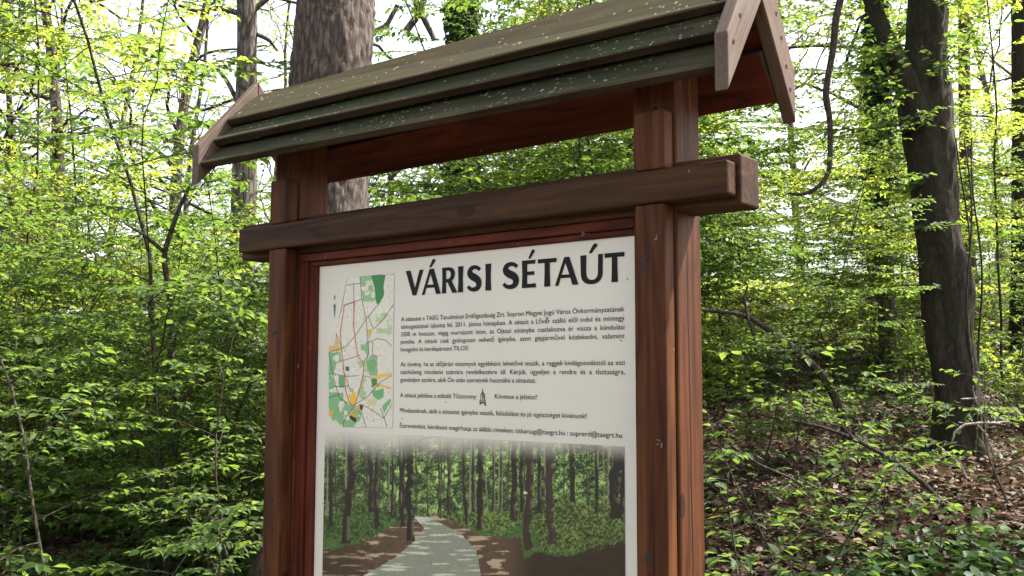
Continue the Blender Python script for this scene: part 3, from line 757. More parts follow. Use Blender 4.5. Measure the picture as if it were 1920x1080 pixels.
# specks and scratches on the laminate
rs = random.Random(11)
sp = []
for k in range(26):
    x, z, a = rs.uniform(.03, 1.0), rs.uniform(1.1, 1.885), rs.uniform(.0006, .0016)
    sp.append(([(x + a * math.cos(t) * rs.uniform(.6, 1.5), z + a * math.sin(t)) for t in np.linspace(0, 5.4, 7)], []))
x, z = on_board(1026, 597); sp.append(([(x + .0035 * math.cos(t), z + .004 * math.sin(t)) for t in np.linspace(0, 6, 10)], [[(x + .002 * math.cos(t), z + .0024 * math.sin(t)) for t in np.linspace(0, 6, 10)]]))
for u, v_, L_ in ((1176, 521, .006), (754, 783, .005), (1164, 636, .006)):
    x, z = on_board(u, v_); sp.append(([(x, z), (x + L_ * .5, z - L_ * .5), (x + L_ * .55, z - L_ * .9), (x - .001, z - .002)], []))
o = flat('dirt_specks', sp, M_SPECK, y=-.0009); o['kind'] = 'stuff'

# ---------------------------------------------------------------- printed map and printed photograph (flat ink on the panel)
def inpoly(x, y, poly):
    r = np.zeros(x.shape, bool); n = len(poly)
    for i in range(n):
        x1, y1 = poly[i]; x2, y2 = poly[(i + 1) % n]
        c = ((y1 > y) != (y2 > y)) & (x < (x2 - x1) * (y - y1) / (y2 - y1 + 1e-12) + x1); r ^= c
    return r
def segdist(x, y, pts):
    d = np.full(x.shape, 1e9)
    for (x1, y1), (x2, y2) in zip(pts, pts[1:]):
        dx, dy = x2 - x1, y2 - y1; t = np.clip(((x - x1) * dx + (y - y1) * dy) / (dx * dx + dy * dy + 1e-9), 0, 1)
        d = np.minimum(d, np.hypot(x - x1 - t * dx, y - y1 - t * dy))
    return d
def vnoise(x, y, seed, oct=3, gain=.5):
    out = np.zeros(x.shape); a = 1.0; tot = 0
    for o_ in range(oct):
        g = np.random.RandomState(seed + o_).rand(128, 128); xi = np.floor(x).astype(int); yi = np.floor(y).astype(int)
        fx, fy = x - xi, y - yi; fx = fx * fx * (3 - 2 * fx); fy = fy * fy * (3 - 2 * fy)
        G = lambda i, j: g[i % 128, j % 128]
        out += a * ((G(xi, yi) * (1 - fx) + G(xi + 1, yi) * fx) * (1 - fy) + (G(xi, yi + 1) * (1 - fx) + G(xi + 1, yi + 1) * fx) * fy)
        tot += a; a *= gain; x, y = x * 2.03 + 7.1, y * 2.03 + 3.7
    return out / tot
PAPER = np.array([.67, .64, .55])
def lin(c): c = np.array(c, float) / 255; return np.where(c <= .04045, c / 12.92, ((c + .055) / 1.055) ** 2.4)

def raster(name, x0, x1, z0, z1, nx, nz, paint, y=-.0014):
    gx = np.linspace(x0, x1, nx); gz = np.linspace(z0, z1, nz)
    X, Z = np.meshgrid(gx, gz, indexing='ij')
    u, v = project(X, np.zeros_like(X), Z)
    col, keep = paint(u, v, X, Z)
    vv = np.stack([X, np.full(X.shape, y), Z], -1).reshape(-1, 3)
    i = np.arange(nx - 1)[:, None] * nz + np.arange(nz - 1)[None]
    q = np.stack([i, i + nz, i + nz + 1, i + 1], -1)
    kq = keep[:-1, :-1] & keep[1:, 1:] & keep[1:, :-1] & keep[:-1, 1:]
    q = q[kq]
    used = np.unique(q); remap = -np.ones(nx * nz, int); remap[used] = np.arange(len(used))
    me = mesh_np(name, vv[used], remap[q].ravel(), np.full(len(q), 4))
    at_ = me.color_attributes.new('ink', 'FLOAT_COLOR', 'POINT')
    cc = np.concatenate([np.clip(col, 0, 1), np.ones(col.shape[:2] + (1,))], -1).reshape(-1, 4)[used]
    at_.data.foreach_set('color', cc.astype(np.float32).ravel())
    o = link(name, me, M_PRINT, panel); o.location = (-panel.location.x - SX, -panel.location.y - SY, -panel.location.z)
    return o

def paint_map(u, v, X, Z):
    x = (u - 590) * 3.376; y = (v - 500) * 3.376
    keep = inpoly(x, y, [(208, 64), (506, 45), (496, 1020), (176, 1016), (150, 992), (122, 980), (92, 962), (88, 900), (92, 500), (128, 496), (138, 412)])
    col = np.ones(x.shape + (3,)) * np.array([.72, .70, .58])
    def fill(m, c, a=1.0): col[m] = col[m] * (1 - a) + lin(c) * a
    nz = vnoise(x / 34, y / 34, 3, 3)
    pale = (170, 200, 140)
    fill(inpoly(x, y, [(290, 60), (360, 56), (372, 140), (395, 215), (345, 225), (306, 215)]) & (nz > .35), (125, 175, 110), .85)
    fill(inpoly(x, y, [(330, 350), (400, 300), (495, 280), (492, 480), (420, 470), (390, 400)]) & (nz > .55), pale, .9)
    fill(inpoly(x, y, [(290, 470), (345, 470), (345, 560), (300, 570)]) & (nz > .42), (110, 175, 110), .85)
    fill(inpoly(x, y, [(270, 600), (390, 560), (400, 720), (395, 800), (300, 850), (270, 800), (310, 680)]) & (nz > .42), (145, 190, 130), .8)
    fill(inpoly(x, y, [(330, 600), (355, 560), (398, 565), (400, 690), (350, 690)]), (95, 160, 85), .75)
    fill(inpoly(x, y, [(90, 545), (165, 540), (172, 600), (140, 612), (118, 700), (130, 760), (92, 790)]) & (nz > .40), (70, 172, 95), .8)
    fill(inpoly(x, y, [(155, 690), (188, 690), (190, 765), (155, 765)]), (50, 160, 80), .9)
    fill(inpoly(x, y, [(195, 630), (222, 635), (220, 662), (200, 660)]), (20, 110, 55))
    fill(inpoly(x, y, [(365, 790), (440, 770), (440, 825), (405, 845), (372, 820)]), (60, 170, 85), .9)
    fill(inpoly(x, y, [(430, 880), (480, 835), (488, 850), (440, 930)]), (90, 175, 95), .9)
    fill(inpoly(x, y, [(92, 790), (215, 800), (300, 930), (280, 1015), (180, 1015), (92, 960)]) & (nz > .50), (85, 168, 92), .8)
    fill(inpoly(x, y, [(360, 710), (395, 705), (398, 745), (365, 765)]), (50, 130, 50))
    fill(inpoly(x, y, [(358, 54), (452, 47), (440, 120), (441, 185), (405, 245), (393, 230), (380, 130)]), (18, 120, 40))
    fill(inpoly(x, y, [(90, 502), (128, 498), (140, 412), (150, 470), (168, 520), (165, 538), (92, 540)]), (215, 180, 110))
    fill(inpoly(x, y, [(332, 394), (372, 392), (350, 468)]), (205, 185, 105))
    fill(inpoly(x, y, [(355, 700), (420, 682), (488, 672), (488, 690), (400, 712)]), (235, 190, 70))
    fill(inpoly(x, y, [(380, 760), (400, 738), (485, 762), (485, 780), (440, 762)]), (225, 180, 80))
    fill(inpoly(x, y, [(330, 838), (395, 834), (395, 880), (335, 880)]), (205, 200, 130), .7)
    con = np.abs(((vnoise(x / 80, y / 130, 40, 3, .45) * 26) % 1) - .5)
    line = np.clip((con - .33) / .12, 0, 1) * np.where(inpoly(x, y, [(358, 54), (452, 47), (440, 185), (405, 245)]), 0, .75)
    col[:] = col * (1 - .55 * line[..., None]) + np.array([.10, .09, .07]) * .55 * line[..., None]
    def ln(pts, c, wd, a=1.0):
        m = np.clip(1.4 - np.abs(segdist(x, y, pts)) / wd, 0, 1)[..., None] * a; col[:] = col * (1 - m) + lin(c) * m
    dk = (45, 45, 40)
    for P_ in ([(208, 64), (175, 250), (135, 412), (175, 520)], [(205, 118), (290, 105)], [(250, 115), (250, 390)], [(290, 60), (300, 200), (330, 350), (345, 540), (330, 600)],
               [(185, 245), (300, 205)], [(500, 240), (440, 330), (375, 395), (340, 310)], [(400, 245), (330, 330), (258, 440), (200, 505), (92, 545)], [(345, 480), (400, 455), (450, 465), (490, 500)],
               [(92, 675), (210, 695), (280, 690)], [(165, 600), (290, 560)], [(92, 545), (120, 700), (160, 830), (215, 870)], [(262, 870), (340, 820), (420, 730), (490, 690)],
               [(262, 880), (300, 930), (330, 1018)], [(180, 800), (92, 830)], [(240, 900), (190, 970), (180, 1015)], [(455, 50), (508, 48)], [(300, 870), (400, 930), (440, 960), (490, 870)],
               [(310, 605), (335, 570), (345, 540)], [(305, 690), (360, 700)], [(120, 760), (215, 755), (250, 800)], [(230, 790), (200, 700), (180, 640)], [(420, 900), (460, 1010)], [(370, 480), (370, 560), (400, 565)]):
        ln(P_, dk, 2.6, .85)
    fill(inpoly(x, y, [(236, 796), (262, 800), (266, 866), (228, 868), (222, 840)]), (225, 185, 40))
    fill(inpoly(x, y, [(232, 925), (272, 935), (270, 958), (225, 975), (218, 945)]), (205, 165, 40))
    fill(inpoly(x, y, [(92, 905), (122, 915), (112, 955), (92, 940)]), (215, 165, 50))
    fill(inpoly(x, y, [(255, 880), (300, 875), (300, 900), (260, 905)]), (205, 175, 70))
    fill(inpoly(x, y, [(285, 868), (312, 880), (300, 918), (288, 900)]), (40, 42, 48))
    fill(inpoly(x, y, [(228, 940), (268, 960), (262, 988), (215, 955)]) & (nz > .47), (30, 30, 30))
    red = (190, 75, 60)
    ln([(190, 245), (165, 420), (172, 520), (185, 640), (198, 780), (218, 852), (248, 892)], red, 3.6)
    ln([(255, 225), (248, 370), (258, 450), (276, 572), (312, 608), (312, 672), (290, 770), (262, 860), (248, 892)], red, 3.6)
    ln([(188, 246), (257, 224)], (200, 70, 80), 4.0)
    return col, keep
raster('printed_trail_map', .036, .300, 1.458, 1.872, 190, 300, paint_map)

def paint_photo(u, v, X, Z):
    x = (u - 590) * 3.148; y = (v - 780) * 3.148
    keep = np.ones(x.shape, bool)
    col = np.zeros(x.shape + (3,))
    bgc = lin((30, 44, 26)); col[:] = bgc
    f1 = vnoise(x / 26, y / 22, 100, 4, .62); f2 = vnoise(x / 90, y / 80, 130, 3)
    f3 = vnoise(x / 7, y / 6, 160, 3, .7)
    f4 = vnoise(x / 3.6, y / 3.2, 180, 2, .7)
    vgrad = 1 - .35 * sstep(300, 620, y)
    lightness = (sstep(.42, .80, f1 * .34 + f2 * .22 + f3 * .26 + f4 * .22) ** 1.1 * vgrad)[..., None]
    side = np.exp(-((x - 1500) / 260) ** 2) * .25 + np.exp(-((x - 700) / 350) ** 2) * .3
    col = col * (1 - lightness) + (lin((112, 158, 66)) * (1 - lightness) + lin((190, 218, 130)) * lightness) * lightness * (1.5 + 2.2 * side[..., None])
    dk = sstep(.50, .36, f1 * .6 + f3 * .4)[..., None]; col = col * (1 - .8 * dk) + lin((14, 20, 12)) * .8 * dk
    rs = np.random.RandomState(9)
    def trunk(cx_, w_, base, c=(26, 20, 18), lean=0.0):
        nonlocal col
        xc = cx_ + (y - 300) * lean + (vnoise(y / 120, y * 0 + cx_, 300, 3) - .5) * (w_ * .7 + 6)
        hw = w_ * .44 * (1 + .35 * np.exp((y - base) / 35.0))
        m = (np.clip((hw - np.abs(x - xc)) / 2.5 + .5, 0, 1) * (y < base + f3 * 12))[..., None]
        t = vnoise(x / 6, y / 30, 200, 2)[..., None]; cc = lin(c) * (.6 + .8 * t) + lin((150, 140, 105)) * np.clip((x - xc) / hw, 0, 1)[..., None] * .5 * sstep(.5, .62, vnoise(x / 40, y / 36, 210, 2))[..., None]
        col = col * (1 - m) + cc * m
    for k in range(46): trunk(rs.uniform(60, 1840), rs.uniform(5, 13), rs.uniform(545, 600), (48, 46, 36) if k % 3 else (120, 125, 95), rs.uniform(-.03, .03))
    # ground
    hz = 590 + 0.10 * np.abs(x - 640) * np.where(x < 640, .9, .20)
    g = sstep(0, 14, y - hz - f3 * 14)[..., None]
    gr = lin((60, 95, 38)) * (.45 + 1.1 * f1[..., None]) * (1 - .0) + lin((120, 140, 80)) * sstep(.62, .8, f3)[..., None] * .6
    col = col * (1 - g) + gr * g
    # leaf-brown banks
    bl = inpoly(x, y + (f1 - .5) * 60, [(50, 800), (300, 740), (480, 640), (600, 600), (720, 590), (880, 650), (960, 700), (1220, 720), (1240, 850), (1300, 800), (1480, 830), (1700, 760), (1845, 720), (1845, 1400), (20, 1400)])
    brc = lin((92, 72, 54)) * (.1 + .8 * f1[..., None] + .7 * f4[..., None]); sunl = sstep(.60, .68, vnoise(x / 120, y / 16, 220, 3))[..., None] * (x < 1150)[..., None]
    brc = brc * (1 - sunl * .7) + lin((205, 180, 150)) * sunl * .7
    shade = 1 - .72 * sstep(1120, 1300, x + (f1 - .5) * 120) - .5 * (1 - sstep(180, 380, x + (f1 - .5) * 120))
    col = np.where(bl[..., None], brc * shade[..., None], col)
    # gravel path
    pth = inpoly(x + (f3 - .5) * 14, y, [(585, 592), (665, 592), (860, 690), (955, 790), (985, 944), (1010, 1300), (-150, 1300), (290, 944), (470, 840), (590, 740), (650, 660)])
    pc = lin((134, 140, 122)) * (.62 + .45 * f3[..., None] + .3 * f4[..., None]); sl = sstep(.57, .66, vnoise(x / 150, y / 13, 240, 3))[..., None]
    pc = pc * (1 - sl * .75) + lin((215, 212, 190)) * sl * .75
    col = np.where(pth[..., None], pc, col)
    # green scrub at right and left
    def scrub(poly, c, sd):
        nonlocal col
        m = inpoly(x + (f1 - .5) * 90, y + (f3 - .5) * 80 + (f4 - .5) * 50, poly)[..., None]
        n_ = vnoise(x / 11, y / 10, sd, 3, .7)[..., None]
        n_ = n_ * .6 + .4 * f4[..., None]; cc = lin((24, 30, 18)) * (1 - sstep(.36, .74, n_)) + lin(c) * sstep(.36, .74, n_) * (.6 + .8 * f2[..., None])
        col = np.where(m, cc, col)
    scrub([(1290, 560), (1450, 500), (1845, 540), (1845, 740), (1480, 820), (1330, 790)], (125, 150, 72), 260)
    scrub([(60, 620), (230, 540), (330, 500), (430, 600), (400, 700), (200, 760), (60, 700)], (85, 130, 50), 270)
    scrub([(760, 590), (960, 560), (1200, 580), (1230, 650), (1100, 690), (900, 660)], (135, 165, 75), 280)
    for cx_, w_, b_, ln_ in ((95, 24, 650, 0), (330, 30, 560, .02), (372, 30, 660, -.02), (460, 16, 590, 0), (510, 20, 610, 0), (525, 24, 650, 0), (735, 11, 590, 0), (790, 13, 580, 0), (884, 22, 630, .04), (935, 14, 560, 0),
                             (1180, 36, 610, 0), (1225, 28, 560, 0), (1330, 26, 570, 0), (1525, 32, 500, 0), (1665, 18, 570, 0), (1785, 66, 600, -.04), (1820, 30, 560, 0)): trunk(cx_, w_, b_, (30, 24, 21), ln_)
    trunk(215, 46, 745, (22, 17, 15), -.06); trunk(560, 44, 730, (16, 12, 11)); trunk(978, 36, 665, (22, 18, 16)); trunk(1266, 52, 785, (48, 38, 30)); trunk(1395, 50, 750, (50, 42, 32))
    # light leaf sprigs hanging in the view
    col = np.where((np.hypot(x - 1245, (y - 452) * 1.4) < 10 + 16 * (f3 - .4))[..., None], lin((210, 215, 170)), col)
    # print fades into the panel at its top
    a = sstep(60, 270, y + (vnoise(x / 200, y * 0, 290, 2) - .5) * 60)[..., None] ** 1.3
    col = PAPER * .97 * (1 - a) + col * a
    tw = np.clip(1.3 - segdist(x, y, [(590, 165), (640, 135), (700, 125), (760, 122), (830, 98)]) / 3.0, 0, 1)[..., None] * .35; col = col * (1 - tw) + lin((110, 105, 80)) * tw
    return col, keep
raster('printed_forest_photograph', .0352, .9722, .78, 1.4560, 560, 410, paint_photo)

# ================================================================== TREES: named individuals
def fit_trunk(pxs, w, n=40):
    """smooth centre line and radius from (x, y, width) rows of the tree seen at distance w"""
    P = [at(u, v, w) for u, v, _ in pxs]; rad = [wd / 2 / FOC * w for _, _, wd in pxs]
    P = np.array(P); t = np.concatenate([[0], np.cumsum(np.linalg.norm(np.diff(P, axis=0), axis=1))]); tt = np.linspace(0, t[-1], n)
    Q = np.stack([np.interp(tt, t, P[:, k]) for k in range(3)], -1); rr_ = np.interp(tt, t, rad)
    for _ in range(3):
        Q[1:-1] = (Q[:-2] + 2 * Q[1:-1] + Q[2:]) / 4; rr_[1:-1] = (rr_[:-2] + 2 * rr_[1:-1] + rr_[2:]) / 4
    return Q, rr_

def tree_root(name, base, label, cat='tree', group=None):
    o = empty(name, tuple(base)); tag(o, label, cat, group); return o

def to_local(o, root):
    o.parent = root; o.location = tuple(-np.array(root.location)); return o

def extend(Q, rad, H, rs, top_r, n=14):
    """carry a trunk on upward out of sight to its real height"""
    d = Q[-1] - Q[-6]; d /= np.linalg.norm(d); d = d * .5 + np.array([0, 0, .5]); L = H - Q[-1][2]
    E_ = curve_pts(Q[-1], d, L, n, rs, .03)
    return np.concatenate([Q, E_[1:]]), np.concatenate([rad, np.linspace(rad[-1], top_r, n + 1)[1:]])

# --- canopy crowns shared by the tall trees
CAN = []
for sd, H, tr, nl, st, ll, sp_, spa in ((21, 15, .17, 26, .16, 3.9, .075, 1.0), (22, 13, .14, 24, .18, 3.4, .075, 1.1), (23, 17, .20, 26, .30, 4.3, .08, 1.0), (24, 11, .10, 22, .14, 3.0, .07, 1.1)):
    tb, bb, fo = gen_canopy(sd, H, tr, nl, st, ll, .085, sp_ * 1.2, spa, 6)
    rs = np.random.RandomState(sd)
    CAN.append((tb.mesh('trunk'), bb.mesh('branches'), leaves_mesh('crown', *fo.cat(), False, rs), len(fo.cat()[0])))
def canopy_tree(k, r, w, rz, sc, label, name='broadleaf_tree', group=None, mat=None, lift=0.0, bark_m=None):
    x, y = V(r, w); root = tree_root(name, (x, y, float(ground_rw(r, w))), label, 'tree', group)
    root.rotation_euler = (0, 0, rz); root.scale = (sc,) * 3
    t, b, c, _ = CAN[k]
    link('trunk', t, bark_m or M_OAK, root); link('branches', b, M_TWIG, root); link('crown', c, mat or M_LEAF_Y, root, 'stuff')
    return root

def crown_only(root, k, loc, rz, sc, name='crown', mat=None):
    t, b, c, _ = CAN[k]
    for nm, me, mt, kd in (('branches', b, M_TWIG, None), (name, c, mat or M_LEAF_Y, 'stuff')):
        o = link(nm, me, mt, root, kd); o.location = tuple(np.array(loc) - np.array(root.location)); o.rotation_euler = (0, 0, rz); o.scale = (sc,) * 3

# --- the big pine behind the board
def pine_disp(RR, P, a):
    out = RR.copy()
    for i in range(RR.shape[0]):
        for j in range(RR.shape[1]):
            r_ = RR[i, j]; x, y, z = r_ * math.cos(a[j]), r_ * math.sin(a[j]), P[i, 2]
            wv = Vector((x * 1.0, y * 1.0, z)) ; nn = mnoise.noise(Vector((x * 9, y * 9, z * 5))) * .05
            wz = mnoise.noise(Vector((x * 6, y * 6, z * 2.2))) * .12
            d = mnoise.voronoi(Vector(((x + nn + wz) * 15, (y + nn - wz) * 15, z * 2.9 + nn * 16)))[0]
            f = min(1, (d[1] - d[0]) * 1.9) * (.75 + .5 * mnoise.noise(Vector((x * 5, y * 5, z * 3))))
            out[i, j] = r_ + .020 * (f - .6) + .008 * mnoise.noise(Vector((x * 40, y * 40, z * 22))) + .02 * mnoise.noise(Vector((x * 4, y * 4, z * 1.6)))
    return out
rs = np.random.RandomState(50)
Q, rd = fit_trunk([(560, 1190, 300), (572, 1120, 245), (578, 1060, 200), (588, 960, 180), (596, 820, 172), (604, 600, 166), (612, 400, 160), (619, 200, 156), (626, 0, 150), (632, -160, 146)], 6.0, 250)
pine = tree_root('pine_tree', (Q[0][0], Q[0][1], float(ground_xy(Q[0][0], Q[0][1]))), 'thick pine with grey plated bark rising directly behind the roofed board', 'tree')
me_v, me_q = tube(Q, rd, 110, disp=pine_disp)
to_local(link('trunk', mesh_np('trunk', me_v, me_q.ravel(), np.full(len(me_q), 4), True), M_PINE), pine)
Q2, rd2 = extend(Q, rd, 19, rs, .10)
tb = TB(); tb.tube(Q2[249:], rd2[249:] , 24); to_local(link('upper_trunk', tb.mesh('upper_trunk'), M_PINE), pine)
bb = TB(); fo = Foliage(); top = Q2[-1]
for i in range(34):
    f = rs.uniform(0, 1); p = Q2[250 + int(f * 12)]; 
    if p[2] < 10.5: continue
    az = rs.uniform(0, 6.28); L = rs.uniform(1.2, 2.8)
    B_ = curve_pts(p, (math.cos(az), math.sin(az), .35), L, 6, rs, .2); bb.tube(B_, np.linspace(.05, .012, len(B_)), 5)
    for j in range(26):
        q0 = B_[rs.randint(2, 7)] + rs.normal(0, .25, 3); dd = rs.normal(0, 1, 3)
        fo.spray(np.stack([q0, q0 + dd / np.linalg.norm(dd) * .35]), rs, .02, .10, 1.0)
to_local(link('branches', bb.mesh('branches'), M_TWIG), pine)
to_local(link('crown', leaves_mesh('crown', *fo.cat(), False, rs, .35), M_NEEDLE, kind='stuff'), pine)

# --- the leaning beech on the right
def lump(amp, f):
    def g(RR, P, a):
        out = RR.copy()
        for i in range(RR.shape[0]):
            for j in range(RR.shape[1]):
                r_ = RR[i, j]; out[i, j] = r_ * (1 + amp * mnoise.noise(Vector((math.cos(a[j]) * 1.3, math.sin(a[j]) * 1.3, P[i, 2] * f))) + amp * .35 * mnoise.noise(Vector((math.cos(a[j]) * 4, math.sin(a[j]) * 4, P[i, 2] * f * 3))))
        return out
    return g
WB = 8.2
Q, rd = fit_trunk([(1806, 900, 170), (1802, 862, 125), (1797, 820, 88), (1793, 740, 74), (1781, 640, 84), (1776, 540, 90), (1762, 430, 84), (1747, 330, 90), (1735, 220, 98), (1732, 150, 98), (1738, 80, 76), (1738, 0, 72), (1742, -120, 66)], WB, 180)
beech = tree_root('beech_tree', (Q[0][0], Q[0][1], float(ground_xy(Q[0][0], Q[0][1]))), 'dark leaning forked trunk on the leafy bank right of the board', 'tree')
v_, q_ = tube(Q, rd, 56, disp=lump(.26, 1.6))
to_local(link('trunk', mesh_np('trunk', v_, q_.ravel(), np.full(len(q_), 4), True), M_BEECH), beech)
rs = np.random.RandomState(61)
Q2, rd2 = extend(Q, rd, 13, rs, .05); tb = TB(); tb.tube(Q2[179:], rd2[179:], 16); to_local(link('upper_trunk', tb.mesh('upper_trunk'), M_BEECH), beech)
L1, r1 = fit_trunk([(1728, 235, 50), (1706, 175, 52), (1688, 128, 42), (1664, 80, 34), (1645, 30, 30), (1625, -20, 28), (1600, -110, 26)], WB - .12, 40)
v_, q_ = tube(L1, r1, 24, disp=lump(.12, 2)); to_local(link('limb', mesh_np('limb', v_, q_.ravel(), np.full(len(q_), 4), True), M_BEECH), beech)
L2, r2_ = extend(L1, r1, 8.5, rs, .03); tb = TB(); tb.tube(L2[39:], r2_[39:], 12); to_local(link('upper_limb', tb.mesh('upper_limb'), M_BEECH), beech)
crown_only(beech, 1, Q2[179] + np.array([.3, .3, -1.4]), 1.2, .75)
# crooked hanging branch
Hb, hr = fit_trunk([(1612, -150, 16), (1590, -60, 15), (1566, 40, 14), (1563, 90, 13), (1551, 150, 12), (1547, 185, 14), (1556, 215, 11), (1557, 270, 10), (1556, 320, 9), (1545, 342, 9), (1522, 360, 8), (1500, 368, 7), (1478, 362, 4)], WB - .6, 60)
tb = TB(); tb.tube(Hb, hr, 8); to_local(link('hanging_branch', tb.mesh('hanging_branch'), M_TWIG), beech)
# leafy shoots springing from the trunk
rq = np.random.RandomState(14); bb = TB(); fo = Foliage()
for k in range(46):
    i = rq.randint(20, 178); p = Q[i]; az = rq.uniform(0, 6.28); d = np.array([math.cos(az), math.sin(az), rq.uniform(-.1, .5)])
    if k < 14: p = L1[rq.randint(0, 38)]
    S = curve_pts(p, d, rq.uniform(.45, 1.1), 6, rq, .22, .1, .03); bb.tube(S, np.linspace(.006, .002, len(S)), 4); fo.spray(S[1:], rq, .05, .075)
    for j in range(6):
        U = curve_pts(S[1 + j % 5], rot_about(d / np.linalg.norm(d), np.array([0, 0, 1.0]), rq.choice([-1, 1]) * rq.uniform(.4, 1.2)), rq.uniform(.15, .4), 3, rq, .15, .1, .03)
        bb.tube(U, np.linspace(.0025, .0012, len(U)), 3); fo.spray(U, rq, .042, .075)
to_local(link('twigs', bb.mesh('twigs'), M_TWIG), beech)
to_local(link('shoots', leaves_mesh('shoots', *fo.cat(), True, rq), M_LEAF, kind='stuff'), beech)
# climbing stems beside the trunk
tb = TB()
for k, (x0, x1) in enumerate(((1826, 1812), (1836, 1800), (1846, 1826), (1822, 1790))):
    pts = [(x0 + 8 * math.sin(k + i), 860 - i * 60, 6 - .3 * i) for i in range(11)]
    pts = [(a + (x1 - x0) * i / 10, b, c) for i, (a, b, c) in enumerate(pts)]
    S, sr = fit_trunk(pts, WB - .25 + .1 * k, 30); tb.tube(S, sr, 5)
to_local(link('climbing_stems', tb.mesh('climbing_stems'), M_TWIG), beech)
# flaking pale bark at the foot
tb = TB()
rq = np.random.RandomState(4)
for k in range(26):
    p = at(rq.uniform(1826, 1858), rq.uniform(715, 800), WB - .3); tb.tube(curve_pts(p, rq.normal(0, 1, 3) * [.6, .6, 1.2], rq.uniform(.05, .16), 4, rq, .3), rq.uniform(.003, .010), 4)
to_local(link('flaking_bark', tb.mesh('flaking_bark'), M_PALE), beech)

# --- trunk behind the left gable (slim oak)
def straight_tree(name, label, pxs, w, H, top_r, matl, seed, crown=None, cs_=1.0, sides=24, amp=.08, cmat=None, cdrop=4.0):
    rs_ = np.random.RandomState(seed)
    Q, rd = fit_trunk(pxs, w, 70)
    x, y = Q[0][0], Q[0][1]; g = float(ground_xy(x, y))
    if Q[0][2] > g:      # root it in the ground
        n = 12; low = np.linspace((x + rs_.normal(0, .1), y, g - .2), Q[0], n + 1)[:-1]; Q = np.concatenate([low, Q]); rd = np.concatenate([np.linspace(rd[0] * 1.35, rd[0], n), rd])
    Q, rd = extend(Q, rd, H, rs_, top_r)
    root = tree_root(name, (Q[0][0], Q[0][1], g), label)
    v_, q_ = tube(Q, rd, sides, disp=lump(amp, 2.0)); to_local(link('trunk', mesh_np('trunk', v_, q_.ravel(), np.full(len(q_), 4), True), matl), root)
    if crown is not None: crown_only(root, crown, (Q[-8][0], Q[-8][1], Q[-8][2] - cdrop), seed, cs_, mat=cmat)
    return root, Q, rd
oak, Qo, _ = straight_tree('oak_tree', 'slim grey trunk seen above the left end of the board roof', [(462, 190, 44), (462, 120, 38), (464, 50, 38), (461, -20, 38), (463, -80, 36)], 14, 16, .05, M_OAK, 71, 2, .8)
tb = TB(); rs = np.random.RandomState(8)
for pts in ([(448, 25, 12), (410, 14, 10), (370, 22, 8), (335, 10, 6)], [(474, 60, 10), (505, 75, 8), (520, 95, 5)], [(450, 200, 10), (425, 150, 8), (400, 120, 6), (370, 110, 4)], [(474, 20, 12), (510, -10, 9), (545, -30, 8)]):
    S, sr = fit_trunk(pts, 14, 20); tb = TB(); tb.tube(S, sr, 6); to_local(link('bough', tb.mesh('bough'), M_OAK), oak)

def ivy_on(root, Q, rd, n, seed, z0, z1, spread=.16, hang=0):
    rs_ = np.random.RandomState(seed); sel = [(p, r_) for p, r_ in zip(Q, rd) if z0 < p[2] < z1]
    idx = rs_.randint(0, len(sel), n); p = np.array([sel[i][0] for i in idx]); r_ = np.array([sel[i][1] for i in idx])
    a = rs_.uniform(0, 6.28, n); lump_ = .5 + .9 * np.array([max(0, mnoise.noise(Vector((q[2] * 1.3, t * 1.0, seed)))) for q, t in zip(p, a)])
    rad = r_ + np.abs(rs_.normal(0, spread, n)) * lump_ + .01
    o_ = np.stack([np.cos(a), np.sin(a), np.zeros(n)], -1); pos = p + o_ * rad[:, None]; pos[:, 2] += rs_.normal(0, .15, n)
    d = o_ * .4 + rs_.normal(0, .4, (n, 3)) + np.array([0, 0, -.6]); nn = o_ + rs_.normal(0, .3, (n, 3)) + np.array([0, 0, .3])
    me = leaves_mesh('ivy_leaves', pos, d, nn, rs_.uniform(.06, .12, n), False, rs_, 1.4)
    to_local(link('ivy_leaves', me, M_LEAF_D, kind='stuff'), root)
t1, Q1, rd1 = straight_tree('ivy_clad_tree', 'ivy-wrapped tree seen through the gap between roof and crossbeam', [(868, 420, 34), (868, 300, 32), (866, 100, 30), (868, -60, 28)], 17, 16, .06, M_OAK, 72, 0, .8, cdrop=6)
ivy_on(t1, Q1, rd1, 9000, 5, 2.2, 9.0, .17)
tb = TB()
for pts in ([(760, 60, 14), (790, 20, 14), (800, -30, 12)], [(815, 75, 10), (800, 45, 12), (780, 5, 13), (765, -30, 14)], [(735, 380, 10), (732, 330, 12), (745, 290, 9)], [(735, 330, 9), (770, 300, 8), (830, 288, 6)], [(700, 60, 10), (725, 48, 10), (745, 10, 9)]):
    S, sr = fit_trunk(pts, 15.5, 20); tb = TB(); tb.tube(S, sr, 6); to_local(link('bough', tb.mesh('bough'), M_OAK), t1)
t2, Q_, r_ = straight_tree('ivy_clad_tree', 'thin ivy-wrapped trunk standing in the bright gap left of the leaning dark trunk', [(1655, 440, 30), (1652, 360, 28), (1648, 250, 26), (1645, 120, 24), (1640, -40, 22)], 13, 13, .05, M_OAK, 73, 3, .8, cdrop=1.5)
ivy_on(t2, Q_, r_, 1500, 6, 4.1, 7.0, .05)
straight_tree('tree', 'pale far trunk just right of the leaning dark trunk', [(1814, 460, 26), (1812, 300, 24), (1808, 150, 22), (1806, -40, 20)], 16, 15, .06, M_PINE, 74, 1, .8, cdrop=4)
straight_tree('tree', 'dark trunk cut by the right edge of the picture at its top', [(1918, 420, 40), (1916, 120, 36), (1913, -40, 34)], 14, 15, .06, M_BEECH, 75, 3, .9, cdrop=5)

